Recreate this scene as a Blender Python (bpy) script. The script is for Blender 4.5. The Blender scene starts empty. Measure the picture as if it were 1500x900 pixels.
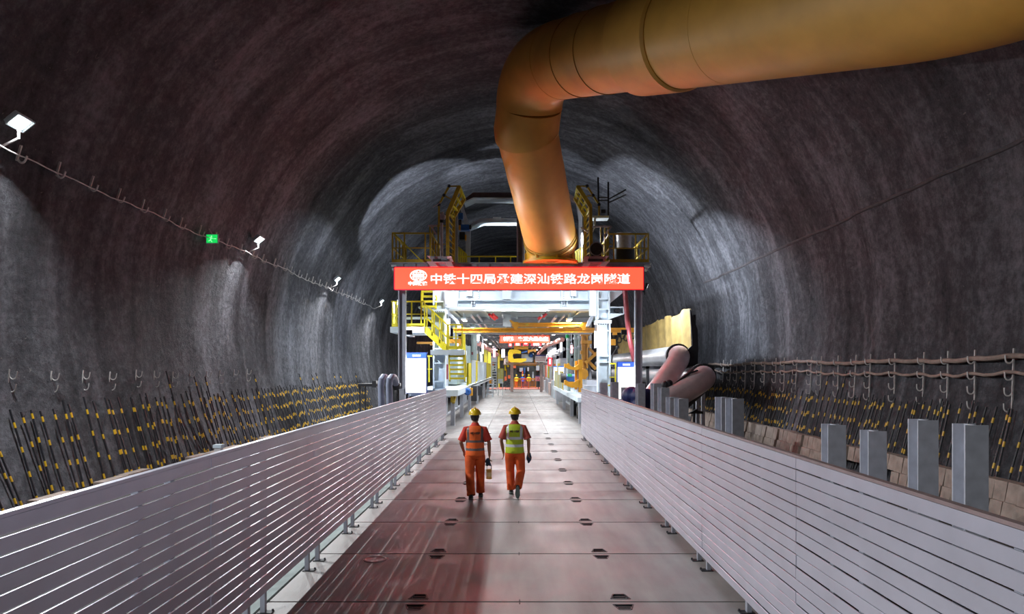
import bpy, bmesh, math, random
from mathutils import Vector, Matrix, noise
random.seed(7)
PI = math.pi
SC = bpy.context.scene
COL = SC.collection
# ------------------------------------------------------------------ camera, world, exposure
CAM_H = 2.6
cam_data = bpy.data.cameras.new('camera')
cam = bpy.data.objects.new('camera', cam_data)
COL.objects.link(cam)
cam.location = (0, 0, CAM_H)
cam.rotation_euler = (PI/2, 0, 0)
cam_data.sensor_width = 36
cam_data.lens = 24.0
cam_data.shift_x = -7/1500
cam_data.shift_y = 90/1500
cam_data.clip_start = 0.05
cam_data.clip_end = 300
SC.camera = cam
SC.view_settings.view_transform = 'Standard'
SC.view_settings.look = 'None'
SC.view_settings.exposure = 0.0
SC.view_settings.gamma = 1.0
SC.view_settings.use_curve_mapping = False
w = bpy.data.worlds.new('World'); SC.world = w
w.use_nodes = True
w.node_tree.nodes['Background'].inputs[0].default_value = (0.5, 0.46, 0.66, 1)
w.node_tree.nodes['Background'].inputs[1].default_value = 0.005
# light levels
FLOOD_W = 680
CEIL_W = 300
WASH_W = 1500
SIGN_RED = 13.0

# ------------------------------------------------------------------ helpers
def at(u, v, d):
    "the point seen at pixel u, v at a distance d down the tunnel"
    return Vector(((u-757)*d/1000, d, CAM_H+(540-v)*d/1000))

MATS = {}
def mat(name, col, rough=0.5, metal=0.0, var=0.15, scale=6.0, bump=0.0, bscale=40.0, emis=None, estr=0.0, spec=0.5, coat=0.0):
    if name in MATS: return MATS[name]
    m = bpy.data.materials.new(name); m.use_nodes = True
    nt = m.node_tree; N = nt.nodes; L = nt.links
    b = N['Principled BSDF']
    b.inputs['Roughness'].default_value = rough
    b.inputs['Metallic'].default_value = metal
    b.inputs['Specular IOR Level'].default_value = spec
    b.inputs['Coat Weight'].default_value = coat
    tc = N.new('ShaderNodeTexCoord')
    nz = N.new('ShaderNodeTexNoise'); nz.inputs['Scale'].default_value = scale; nz.inputs['Detail'].default_value = 5
    L.new(tc.outputs['Object'], nz.inputs['Vector'])
    cr = N.new('ShaderNodeValToRGB')
    cr.color_ramp.elements[0].position = 0.3; cr.color_ramp.elements[1].position = 0.7
    cr.color_ramp.elements[0].color = tuple(max(0, c*(1-var)) for c in col)+(1,)
    cr.color_ramp.elements[1].color = tuple(min(1, c*(1+var)) for c in col)+(1,)
    L.new(nz.outputs['Fac'], cr.inputs['Fac'])
    L.new(cr.outputs['Color'], b.inputs['Base Color'])
    if bump:
        n2 = N.new('ShaderNodeTexNoise'); n2.inputs['Scale'].default_value = bscale; n2.inputs['Detail'].default_value = 4
        L.new(tc.outputs['Object'], n2.inputs['Vector'])
        bp = N.new('ShaderNodeBump'); bp.inputs['Strength'].default_value = bump; bp.inputs['Distance'].default_value = 0.02
        L.new(n2.outputs['Fac'], bp.inputs['Height']); L.new(bp.outputs['Normal'], b.inputs['Normal'])
    if emis:
        b.inputs['Emission Color'].default_value = tuple(emis)+(1,)
        b.inputs['Emission Strength'].default_value = estr
    MATS[name] = m
    return m

class MB:
    "collects shapes and links them as one mesh object"
    def __init__(s): s.v = []; s.f = []; s.m = []; s.mi = 0
    def face(s, idx): s.f.append(tuple(idx)); s.m.append(s.mi)
    def hexa(s, P):
        k = len(s.v); s.v += [Vector(p) for p in P]
        for q in ((0,3,2,1),(4,5,6,7),(0,1,5,4),(1,2,6,5),(2,3,7,6),(3,0,4,7)): s.face([k+i for i in q])
        return s
    def box(s, x0, x1, y0, y1, z0, z1):
        if x0 > x1: x0, x1 = x1, x0
        if y0 > y1: y0, y1 = y1, y0
        if z0 > z1: z0, z1 = z1, z0
        return s.hexa([(x0,y0,z0),(x1,y0,z0),(x1,y1,z0),(x0,y1,z0),(x0,y0,z1),(x1,y0,z1),(x1,y1,z1),(x0,y1,z1)])
    def px(s, u0, v0, u1, v1, d, th):
        a = at(u0, v0, d); b = at(u1, v1, d)
        return s.box(a.x, b.x, d, d+th, a.z, b.z)
    def bar(s, a, b, wd, hg=None, up=(0,0,1)):
        a = Vector(a); b = Vector(b); hg = hg or wd
        t = (b-a).normalized(); u = Vector(up)
        if abs(t.dot(u)) > 0.95: u = Vector((0,1,0))
        sx = t.cross(u).normalized(); sz = sx.cross(t).normalized()
        sx *= wd/2; sz *= hg/2
        return s.hexa([a-sx-sz, a+sx-sz, b+sx-sz, b-sx-sz, a-sx+sz, a+sx+sz, b+sx+sz, b-sx+sz])
    def path(s, pts, wd, hg=None):
        for a, b in zip(pts, pts[1:]): s.bar(a, b, wd, hg)
        return s
    def prism(s, poly, d, th):
        "outline in pixels, a solid of thickness th at distance d"
        k = len(s.v); n = len(poly)
        P = [at(u, v, d) for u, v in poly]
        s.v += P + [p+Vector((0, th, 0)) for p in P]
        s.face(range(k, k+n)); s.face(range(k+2*n-1, k+n-1, -1))
        for i in range(n):
            j = (i+1) % n
            s.face((k+j, k+i, k+n+i, k+n+j))
        return s
    def ext(s, poly, off):
        "outline of 3d points extruded by a vector"
        k = len(s.v); n = len(poly); off = Vector(off)
        P = [Vector(p) for p in poly]
        s.v += P + [p+off for p in P]
        s.face(range(k, k+n)); s.face(range(k+2*n-1, k+n-1, -1))
        for i in range(n):
            j = (i+1) % n
            s.face((k+j, k+i, k+n+i, k+n+j))
        return s
    def rings(s, R, cap=True, closed=False):
        k = len(s.v); n = len(R[0])
        for r in R: s.v += [Vector(p) for p in r]
        for i in range(len(R)-1):
            for j in range(n):
                jj = (j+1) % n
                s.face((k+i*n+j, k+i*n+jj, k+(i+1)*n+jj, k+(i+1)*n+j))
        if cap:
            s.face([k+j for j in range(n-1, -1, -1)]); s.face([k+(len(R)-1)*n+j for j in range(n)])
        return s
    def tube(s, pts, r, n=10, cap=True, flat=1.0):
        pts = [Vector(p) for p in pts]
        rr = r if isinstance(r, (list, tuple)) else [r]*len(pts)
        R = []; side = None
        for i, p in enumerate(pts):
            t = (pts[min(i+1, len(pts)-1)]-pts[max(i-1, 0)]).normalized()
            if side is None:
                u = Vector((0,0,1)) if abs(t.z) < 0.9 else Vector((0,1,0))
                side = t.cross(u).normalized()
            else:
                side = (side-t*side.dot(t)).normalized()
            up = side.cross(t).normalized()
            R.append([p+side*math.cos(2*PI*j/n)*rr[i]+up*math.sin(2*PI*j/n)*rr[i]*flat for j in range(n)])
        return s.rings(R, cap)
    def lathe(s, c, prof, n=24, axis='z', cap=True):
        "profile [(radius, height)] turned about an axis through c"
        c = Vector(c); R = []
        for r, h in prof:
            ring = []
            for j in range(n):
                a = 2*PI*j/n; x = math.cos(a)*r; y = math.sin(a)*r
                ring.append(c+(Vector((x,y,h)) if axis == 'z' else Vector((x,h,y)) if axis == 'y' else Vector((h,x,y))))
            R.append(ring)
        return s.rings(R, cap)
    def ell(s, c, rx, ry, rz, n=14, m=10):
        c = Vector(c); R = []
        for i in range(m+1):
            a = -PI/2+PI*i/m; a = max(-PI/2+.02, min(PI/2-.02, a))
            R.append([c+Vector((math.cos(a)*math.cos(2*PI*j/n)*rx, math.cos(a)*math.sin(2*PI*j/n)*ry, math.sin(a)*rz)) for j in range(n)])
        return s.rings(R)
    def mesh(s, name, off=(0,0,0)):
        me = bpy.data.meshes.new(name)
        o = Vector(off)
        me.from_pydata([tuple(p-o) for p in s.v], [], s.f)
        me.polygons.foreach_set('material_index', s.m)
        bm = bmesh.new(); bm.from_mesh(me); bmesh.ops.recalc_face_normals(bm, faces=bm.faces); bm.to_mesh(me); bm.free()
        me.polygons.foreach_set('use_smooth', [True]*len(me.polygons))
        me.set_sharp_from_angle(angle=math.radians(32))
        return me
    def build(s, name, m, parent=None):
        if parent is not None: off = wloc(parent)
        else:
            xs = [p.x for p in s.v]; ys = [p.y for p in s.v]; zs = [p.z for p in s.v]
            off = Vector(((min(xs)+max(xs))/2, (min(ys)+max(ys))/2, min(zs)))
        me = s.mesh(name, off)
        for q in (m if isinstance(m, (list, tuple)) else [m]): me.materials.append(q)
        o = bpy.data.objects.new(name, me); COL.objects.link(o)
        if parent is not None: o.parent = parent
        else: o.location = off
        return o

def wloc(o):
    v = Vector(o.location)
    while o.parent is not None:
        o = o.parent; v = v+Vector(o.location)
    return v
def tag(o, label=None, cat=None, group=None, kind=None):
    if label: o['label'] = label
    if cat: o['category'] = cat
    if group: o['group'] = group
    if kind: o['kind'] = kind
    return o
def thing(name, loc, label, cat, group=None):
    o = bpy.data.objects.new(name, None); COL.objects.link(o)
    o.location = loc; o.empty_display_size = 0.2
    return tag(o, label, cat, group)
def struct(mb, name, m):
    o = mb.build(name, m); o['kind'] = 'structure'; return o
def dup(root, loc, label=None, rz=None):
    def rec(o, par):
        c = o.copy(); COL.objects.link(c)
        if par is not None: c.parent = par
        for ch in o.children: rec(ch, c)
        return c
    r = rec(root, None); r.location = loc
    if rz is not None: r.rotation_euler.z = rz
    if label: r['label'] = label
    return r
def text_mesh(body, size, space=1.0, bold=0.0, ext=0.01):
    cu = bpy.data.curves.new('lettering', 'FONT')
    cu.body = body; cu.size = size; cu.space_character = space; cu.offset = bold; cu.extrude = ext
    cu.align_x = 'CENTER'; cu.align_y = 'CENTER'; cu.resolution_u = 3
    o = bpy.data.objects.new('lettering', cu); COL.objects.link(o)
    bpy.context.view_layer.update()
    me = bpy.data.meshes.new_from_object(o.evaluated_get(bpy.context.evaluated_depsgraph_get()))
    bpy.data.objects.remove(o); bpy.data.curves.remove(cu)
    return me
def text(body, size, pos, m, parent, space=1.0, bold=0.0, ext=0.01, rot=(PI/2,0,0), name='lettering', width=None):
    me = text_mesh(body, size, space, bold, ext)
    me.name = name
    me.materials.clear(); me.materials.append(m)
    xs = [v.co.x for v in me.vertices]; ys = [v.co.y for v in me.vertices]
    cx = (min(xs)+max(xs))/2; cy = (min(ys)+max(ys))/2
    sx = (width/(max(xs)-min(xs))) if width else 1
    for v in me.vertices: v.co.x = (v.co.x-cx)*sx; v.co.y -= cy
    o = bpy.data.objects.new(name, me); COL.objects.link(o)
    o.parent = parent; o.location = Vector(pos)-wloc(parent); o.rotation_euler = rot
    return o
def lamp(kind, name, loc, target, power, col, parent=None, size=0.4, size_y=None, angle=None, blend=0.3):
    l = bpy.data.lights.new(name, kind); l.energy = power; l.color = col
    if kind == 'AREA':
        l.size = size
        if size_y: l.shape = 'RECTANGLE'; l.size_y = size_y
    elif kind == 'SPOT':
        l.spot_size = angle; l.spot_blend = blend; l.shadow_soft_size = size
    else: l.shadow_soft_size = size
    o = bpy.data.objects.new(name, l); COL.objects.link(o)
    o.rotation_euler = (Vector(target)-Vector(loc)).to_track_quat('-Z', 'Y').to_euler()
    if parent is not None: o.parent = parent; o.location = Vector(loc)-wloc(parent)
    else: o.location = loc
    return o

# ------------------------------------------------------------------ materials
M_white = mat('white painted steel', (0.60,0.68,0.74), 0.4, 0.0, 0.08, 3)
M_grey = mat('grey painted steel', (0.33,0.34,0.40), 0.45, 0.2, 0.12, 4)
M_lgrey = mat('light grey steel', (0.52,0.54,0.6), 0.4, 0.2, 0.1, 4)
M_dark = mat('dark steel', (0.035,0.035,0.04), 0.5, 0.3, 0.3, 5)
M_black = mat('black rubber', (0.012,0.012,0.016), 0.6, 0.0, 0.3, 8)
M_yel = mat('yellow safety paint', (0.62,0.52,0.02), 0.45, 0.0, 0.12, 5)
M_gold = mat('ochre yellow paint', (0.52,0.36,0.03), 0.5, 0.0, 0.2, 5)
M_oran = mat('orange yellow crane paint', (0.60,0.27,0.012), 0.45, 0.0, 0.15, 3)
M_alu = mat('brushed aluminium slat', (0.60,0.585,0.68), 0.33, 0.55, 0.06, 2.5, 0.05, 60)
M_galv = mat('galvanised steel', (0.52,0.53,0.60), 0.45, 0.2, 0.12, 9)
M_blue = mat('blue machine paint', (0.02,0.10,0.35), 0.4, 0.0, 0.2, 6)
M_navy = mat('dark blue tarpaulin', (0.012,0.02,0.10), 0.55, 0.0, 0.4, 4, 0.5, 6)
M_red = mat('dark red rubber hose', (0.22,0.03,0.04), 0.45, 0.0, 0.2, 6)
M_pale = mat('pale precast concrete', (0.32,0.25,0.215), 0.85, 0.0, 0.25, 5, 0.4, 30)
M_kerb = mat('pale green kerb edge', (0.24,0.28,0.27), 0.7, 0.0, 0.2, 4, 0.2, 30)
M_cable = mat('dusty cable sheath', (0.26,0.19,0.16), 0.7, 0.0, 0.25, 7)
M_hook = mat('dusty white bracket', (0.55,0.51,0.50), 0.6, 0.0, 0.25, 9)
M_lamp = mat('lamp lens', (0.9,0.9,0.9), 0.3, emis=(0.86,1.0,0.95), estr=14)
M_tubew = mat('white led tube', (0.9,0.9,0.9), 0.3, emis=(0.95,0.97,1.0), estr=5)
M_tuber = mat('pink led tube', (0.9,0.6,0.6), 0.3, emis=(1.0,0.35,0.4), estr=3)
M_screen = mat('backlit white board', (0.9,0.9,0.9), 0.3, emis=(0.98,0.97,0.93), estr=1.15)
M_hdr = mat('backlit blue header', (0.1,0.2,0.6), 0.3, emis=(0.03,0.12,0.75), estr=0.9)
M_led = mat('red led face', (0.6,0.05,0.03), 0.4, emis=(1.0,0.0115,0.0055), estr=SIGN_RED, var=0.02)
M_ledw = mat('white led lettering', (0.9,0.9,0.9), 0.4, emis=(1.0,0.95,0.9), estr=1.3)
M_green = mat('green lit sign', (0.02,0.3,0.08), 0.4, emis=(0.01,0.75,0.12), estr=0.9)
M_pink = mat('pale pink reflective plate', (0.85,0.42,0.45), 0.4, 0.0, 0.06, 4)
M_silver = mat('silver pipe cladding', (0.62,0.62,0.66), 0.3, 0.5, 0.1, 4)
M_pinkpipe = mat('pale coated pipe', (0.62,0.46,0.47), 0.35, 0.1, 0.12, 3)
M_canvas = mat('ochre canvas', (0.36,0.25,0.08), 0.8, 0.0, 0.25, 2.5, 0.4, 8)
M_purple = mat('pale mauve pipe', (0.5,0.42,0.5), 0.5, 0.0, 0.15, 4)
M_conc = mat('grey concrete', (0.3,0.29,0.29), 0.8, 0.0, 0.2, 3, 0.2, 30)
M_redpaint = mat('red barrier paint', (0.7,0.13,0.04), 0.5, 0.0, 0.15, 4)
M_salmon = mat('salmon floor paint', (0.6,0.2,0.15), 0.6, 0.0, 0.15, 2)
M_pinkbd = mat('pink notice board', (0.8,0.35,0.42), 0.5, 0.0, 0.05, 4)
M_crimson = mat('crimson lettering', (0.5,0.03,0.08), 0.5, 0.0, 0.05, 4)

def rock_mat():
    m = bpy.data.materials.new('shotcrete'); m.use_nodes = True
    nt = m.node_tree; N = nt.nodes; L = nt.links; b = N['Principled BSDF']
    b.inputs['Roughness'].default_value = 0.8
    b.inputs['Specular IOR Level'].default_value = 0.35
    geo = N.new('ShaderNodeNewGeometry'); sep = N.new('ShaderNodeSeparateXYZ'); L.new(geo.outputs['Position'], sep.inputs[0])
    def math_(op, a, c=None):
        n = N.new('ShaderNodeMath'); n.operation = op
        for i, q in enumerate((a, c)):
            if q is None: continue
            if isinstance(q, (int, float)): n.inputs[i].default_value = q
            else: L.new(q, n.inputs[i])
        return n.outputs[0]
    zz = math_('SUBTRACT', sep.outputs['Z'], 3.9)
    ang = math_('ARCTAN2', sep.outputs['X'], zz)
    arc = math_('MULTIPLY', ang, 9.6)
    cmb = N.new('ShaderNodeCombineXYZ')
    L.new(math_('MULTIPLY', arc, 0.16), cmb.inputs[0]); L.new(sep.outputs['Y'], cmb.inputs[1])
    def nz(vec, sc, det, rough=0.55, dist=0.0):
        n = N.new('ShaderNodeTexNoise'); n.inputs['Scale'].default_value = sc; n.inputs['Detail'].default_value = det
        n.inputs['Roughness'].default_value = rough; n.inputs['Distortion'].default_value = dist
        L.new(vec, n.inputs['Vector']); return n.outputs['Fac']
    streak = nz(cmb.outputs[0], 1.1, 7, 0.62, 0.6)
    patch = nz(geo.outputs['Position'], 0.35, 5, 0.55)
    fine = nz(geo.outputs['Position'], 4.5, 9, 0.78)
    spk = nz(geo.outputs['Position'], 5.5, 2, 0.5, 1.5)
    f = math_('ADD', math_('MULTIPLY', streak, 0.42), math_('ADD', math_('MULTIPLY', patch, 0.28), math_('MULTIPLY', fine, 0.50)))
    cr = N.new('ShaderNodeValToRGB'); e = cr.color_ramp.elements
    e[0].position = 0.46; e[0].color = (0.026,0.026,0.032,1)
    e[1].position = 0.74; e[1].color = (0.27,0.265,0.30,1)
    k = e.new(0.59); k.color = (0.095,0.093,0.108,1)
    L.new(f, cr.inputs['Fac'])
    cr2 = N.new('ShaderNodeValToRGB'); q = cr2.color_ramp.elements
    q[0].position = 0.72; q[0].color = (0,0,0,1); q[1].position = 0.76; q[1].color = (1,1,1,1)
    L.new(spk, cr2.inputs['Fac'])
    mx = N.new('ShaderNodeMixRGB'); mx.blend_type = 'MIX'; mx.inputs[2].default_value = (0.34,0.31,0.30,1)
    L.new(math_('MULTIPLY', cr2.outputs['Color'], 0.6), mx.inputs[0]); L.new(cr.outputs['Color'], mx.inputs[1])
    L.new(mx.outputs[0], b.inputs['Base Color'])
    bp = N.new('ShaderNodeBump'); bp.inputs['Strength'].default_value = 1.0; bp.inputs['Distance'].default_value = 0.16
    h = math_('ADD', math_('MULTIPLY', streak, 0.9), math_('MULTIPLY', fine, 1.1))
    L.new(h, bp.inputs['Height']); L.new(bp.outputs['Normal'], b.inputs['Normal'])
    return m
M_rock = rock_mat()

def deck_mat():
    m = bpy.data.materials.new('deck concrete'); m.use_nodes = True
    nt = m.node_tree; N = nt.nodes; L = nt.links; b = N['Principled BSDF']
    b.inputs['Specular IOR Level'].default_value = 0.5
    geo = N.new('ShaderNodeNewGeometry')
    mp = N.new('ShaderNodeMapping'); mp.inputs['Scale'].default_value = (1.4,0.22,1); L.new(geo.outputs['Position'], mp.inputs['Vector'])
    n1 = N.new('ShaderNodeTexNoise'); n1.inputs['Scale'].default_value = 2.2; n1.inputs['Detail'].default_value = 6; L.new(mp.outputs[0], n1.inputs['Vector'])
    n2 = N.new('ShaderNodeTexNoise'); n2.inputs['Scale'].default_value = 1.1; n2.inputs['Detail'].default_value = 6; L.new(geo.outputs['Position'], n2.inputs['Vector'])
    n3 = N.new('ShaderNodeTexNoise'); n3.inputs['Scale'].default_value = 60; n3.inputs['Detail'].default_value = 3; L.new(geo.outputs['Position'], n3.inputs['Vector'])
    ad = N.new('ShaderNodeMath'); ad.operation = 'ADD'; L.new(n1.outputs['Fac'], ad.inputs[0]); L.new(n2.outputs['Fac'], ad.inputs[1])
    cr = N.new('ShaderNodeValToRGB'); e = cr.color_ramp.elements
    e[0].position = 0.36; e[0].color = (0.20,0.175,0.17,1); e[1].position = 0.64; e[1].color = (0.37,0.345,0.335,1)
    hf = N.new('ShaderNodeMath'); hf.operation = 'MULTIPLY'; hf.inputs[1].default_value = 0.5; L.new(ad.outputs[0], hf.inputs[0])
    L.new(hf.outputs[0], cr.inputs['Fac']); L.new(cr.outputs['Color'], b.inputs['Base Color'])
    rr = N.new('ShaderNodeMapRange'); rr.inputs[1].default_value = 0.3; rr.inputs[2].default_value = 0.7; rr.inputs[3].default_value = 0.38; rr.inputs[4].default_value = 0.62
    L.new(n2.outputs['Fac'], rr.inputs[0]); L.new(rr.outputs[0], b.inputs['Roughness'])
    bp = N.new('ShaderNodeBump'); bp.inputs['Strength'].default_value = 0.25; bp.inputs['Distance'].default_value = 0.01
    L.new(n3.outputs['Fac'], bp.inputs['Height']); L.new(bp.outputs['Normal'], b.inputs['Normal'])
    return m
M_deck = deck_mat()

# ------------------------------------------------------------------ the tunnel shell
TZ, TR = 3.9, 9.6
Y0, Y1 = -14.0, 112.0
def wall_r(a, y):
    p = Vector((math.sin(a)*3.2, y*0.42, math.cos(a)*3.2))
    d = noise.fractal(p, 1.0, 2.0, 4)*0.11
    d += 0.07*abs(math.sin(y*PI/3.1+0.4*math.sin(a*3)))
    return TR-d
def shell(a0, a1, na, name):
    m = MB(); ys = []; y = Y0
    while y < Y1:
        ys.append(y); y += 0.3 if y < 45 else 1.2
    ys.append(Y1)
    for yy in ys:
        for i in range(na+1):
            a = a0+(a1-a0)*i/na; r = wall_r(a, yy)
            m.v.append(Vector((math.sin(a)*r, yy, TZ+math.cos(a)*r)))
    for j in range(len(ys)-1):
        for i in range(na):
            k = j*(na+1)+i
            m.face((k, k+1, k+na+2, k+na+1))
    k0 = len(m.v)                                   # an outer skin: the shell is a solid
    return struct(m, name, M_rock)
A_b = math.acos(-(TZ+0.1)/TR)
shell(-A_b, -0.75, 46, 'wall_left')
shell(0.75, A_b, 46, 'wall_right')
shell(-0.75, 0.75, 40, 'ceiling')
g = MB(); g.box(-8.8, 8.8, Y0, Y1, -0.3, -0.06); struct(g, 'floor_ground', mat('dark muddy ground', (0.055,0.05,0.048), 0.85, 0, .35, 1.5, .6, 8))

# the road deck: precast slabs with lifting pockets on both sides of each joint
JOINT = 1.97
J0 = 7.6-JOINT*10
def deck():
    m = MB(); g2 = 0.021
    def slab(y0, y1, X0, X1, pockets):
        y0 += g2; y1 -= g2
        zb = -0.06
        if not pockets:
            m.box(X0, X1, y0, y1, zb, 0.0); return
        xs = [X0, -1.22, -1.0, 0.0, 1.06, 1.28, X1]
        ya, yb = 0.07, 0.23
        ysl = [y0, y0+ya, y0+yb, y1-yb, y1-ya, y1]
        k = len(m.v)
        for j, yy in enumerate(ysl):
            for i, xx in enumerate(xs):
                dx = 0.0
                if j in (2, 3) and i in (1, 4): dx = 0.045
                if j in (2, 3) and i in (2, 5): dx = -0.045
                m.v.append(Vector((xx+dx, yy, 0.0)))
        nx = len(xs)
        for j in range(5):
            for i in range(nx-1):
                q = (k+j*nx+i, k+j*nx+i+1, k+(j+1)*nx+i+1, k+(j+1)*nx+i)
                if j in (1, 3) and i in (1, 4):
                    P = [m.v[t].copy() for t in q]; kk = len(m.v)
                    m.v += [p+Vector((0,0,-0.022)) for p in P]
                    m.face((kk, kk+1, kk+2, kk+3))
                    m.mi = 1
                    for t in range(4):
                        tt = (t+1) % 4
                        m.face((q[t], q[tt], kk+tt, kk+t))
                    # lifting bar and steel rim
                    cx = sum(p.x for p in P)/4; cy = sum(p.y for p in P)/4
                    m.bar((cx-0.07, cy, -0.008), (cx+0.07, cy, -0.008), 0.012)
                    for t in range(4):
                        m.bar(P[t]+Vector((0,0,0.001)), P[(t+1) % 4]+Vector((0,0,0.001)), 0.014, 0.006)
                    m.mi = 0
                else: m.face(q)
        m.mi = 1; m.box(.025,.039,y0,y0+.05,-.01,.003); m.box(.025,.039,y1-.05,y1,-.01,.003); m.mi = 0
        o = [(X0,y0),(X1,y0),(X1,y1),(X0,y1)]
        kb = len(m.v); m.v += [Vector((x,y,0)) for x,y in o]+[Vector((x,y,zb)) for x,y in o]
        for t in range(4): m.face((kb+t, kb+(t+1) % 4, kb+4+(t+1) % 4, kb+4+t))
    y = J0
    while y < 26:
        slab(y, y+JOINT, -2.76, 2.76, True); y += JOINT
    while y < 100:
        slab(y, y+JOINT, -3.75, -1.25, False); slab(y, y+JOINT, -1.235, 1.235, False); slab(y, y+JOINT, 1.25, 3.75, False); y += JOINT
    return struct(m, 'floor', [M_deck, M_dark])
deck()
k = MB()
for s in (-1, 1): k.box(s*2.78, s*3.0, J0, 26.0, -0.06, 0.015)
o = struct(k, 'trim_1', M_kerb)
k = MB()
k.box(-3.95, -3.78, 27, 80, -0.06, 0.09); k.box(3.95, 3.78, 27, 80, -0.06, 0.09)
struct(k, 'trim_2', M_lgrey)

dc = MB(); dc.lathe(at(549.5, 820.5, 9.27), [(0.155,-0.005),(0.155,0.012),(0.13,0.016),(0.12,0.010),(0.02,0.010),(0.0,0.012)], 28)
tag(dc.build('drain_cover', mat('worn pink steel', (0.45,0.3,0.3), 0.5, 0.3)), 'small round steel cover set in the deck beside the left fence', 'cover')
# ------------------------------------------------------------------ ordinals used in labels
ORD = ['first','second','third','fourth','fifth','sixth','seventh','eighth','ninth','tenth','eleventh','twelfth','thirteenth','fourteenth','fifteenth','sixteenth']
def wall_x(y, z, side):
    "where the shotcrete wall stands at height z"
    lo = 1.2; a = math.pi/2
    for _ in range(12):
        r = wall_r(side*a, y); zz = z-TZ
        a = math.acos(max(-1, min(1, zz/r)))
    return side*math.sin(a)*wall_r(side*a, y)

# ------------------------------------------------------------------ slatted aluminium fences
FY0, FY1 = -1.0, 25.6
def fence(side, x, zb, label):
    t = thing('slat_fence', (x, (FY0+FY1)/2, 0), label, 'fence')
    pitch = 0.1 if side < 0 else 0.1055; n = 16
    for i in range(n):
        z = zb+i*pitch; m = MB()
        h = pitch-0.011; e = 0.007
        prof = [(-e, 0.003), (-e, h-0.003), (-e+0.003, h), (e-0.003, h), (e, h-0.003), (e, 0.003), (e-0.003, 0), (-e+0.003, 0)]
        segs = [FY0, 2.9, 5.9, 8.9, 11.9, 14.9, 17.9, 20.9, 23.9, FY1]
        for a, b in zip(segs, segs[1:]):
            a += 0.004; b -= 0.004; jx = random.uniform(-.0035, .0035); jz = random.uniform(-.003, .003)
            m.ext([(x+jx+px_, a, z+jz+pz) for px_, pz in prof], (0, b-a, 0))
        m.build('slat', M_alu, t)
    m = MB(); m.box(x-0.026, x+0.026, FY0, FY1, zb+n*pitch-0.005, zb+n*pitch+0.018); m.build('top_rail', M_alu if side < 0 else mat('brown anodised rail', (0.3,0.22,0.22), 0.4, 0.3), t)
    y = -0.1
    xp = x+side*0.045
    for y in [0.9+1.97*j+.45*q for j in range(13) for q in (0, 1)]:
        m = MB(); m.box(xp-0.025, xp+0.025, y-0.03, y+0.03, 0.012, zb+n*pitch-0.03); m.build('post', M_grey, t)
        f = MB(); f.box(xp-0.05-0.05*(side > 0), xp+0.05+0.05*(side < 0), y-0.05, y+0.05, 0.0, 0.012)
        f.lathe((x-side*0.045, y+0.03, 0.012), [(0.012,0),(0.012,0.018),(0.0,0.02)], 8); f.build('foot_plate', M_dark, t)
    m = MB(); m.box(x+side*0.022, x+side*0.05, FY1-0.06, FY1, zb-0.05, zb+n*pitch+0.02); m.build('end_post', M_galv, t)
    return t
fence(-1, -2.65, 0.24, 'long silver slatted aluminium fence along the left edge of the deck')
fence(1, 2.42, 0.15, 'long silver slatted aluminium fence along the right edge of the deck')
# short stub post behind the left fence
s = thing('stub_post', (-2.86, 6.55, 0.0), 'short white capped stub post poking up behind the left slatted fence', 'post')
m = MB(); m.box(-2.89,-2.83,6.52,6.58,0,1.84); m.build('post', M_hook, s)
m = MB(); m.box(-2.90,-2.82,6.51,6.59,1.84,1.87); m.build('cap', M_white, s)

# ------------------------------------------------------------------ steel H-section posts on the right
def h_beam(x, y, z, h, b, name='steel_post', rz=0.0, label='', dirt=False):
    t = thing(name, (x, y, 0), label, 'post', 'H-section posts outside the right fence')
    m = MB(); tf = 0.016
    m.box(x-b/2, x+b/2, y-h/2, y-h/2+tf, -.06, z); m.box(x-b/2, x+b/2, y+h/2-tf, y+h/2, -.06, z); m.box(x-0.008, x+0.008, y-h/2+tf, y+h/2-tf, -.06, z)
    o = m.build('section', M_galv, t)
    p = MB(); p.box(x-b*.8, x+b*.8, y-h*.8, y+h*.8, -.06, -.04); p.build('base_plate', M_galv, t)
    t.rotation_euler.z = rz
    return t
HB = [(1421,622,6.1,.2,.2,-.05),(1352,615,6.95,.2,.2,-.05),(1279,631,7.6,.2,.2,-.02),(1221,622,8.6,.22,.22,-.05),
      (1076,584,12.6,.24,.24,.25),(1060,582,13.4,.24,.24,.25),(998,584,15.6,.24,.24,.2),(985,582,16.6,.24,.24,.2),(972,568,18.4,.24,.24,.2),(961,562,19.6,.24,.24,.2),
      (938,562,21.2,.24,.24,.15),(918,568,22.4,.28,.3,.15),(900,560,23.6,.24,.24,.1),(884,561,24.6,.24,.24,.1)]
for i, (u, v, d, hh, bb, rz) in enumerate(HB):
    p = at(u, v, d)
    lb = ['nearest and tallest grey H-section post outside the right fence', 'tall grey H-section post, second nearest outside the right fence', 'low grey H-section post, third nearest outside the right fence', 'grey H-section post with a stained foot, fourth nearest outside the right fence'][i] if i < 4 else ORD[i].replace('eleventh','eleventh')+' grey H-section post from the camera outside the right fence'
    h_beam(p.x, d, p.z, hh, bb, rz=rz, label=lb)

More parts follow.
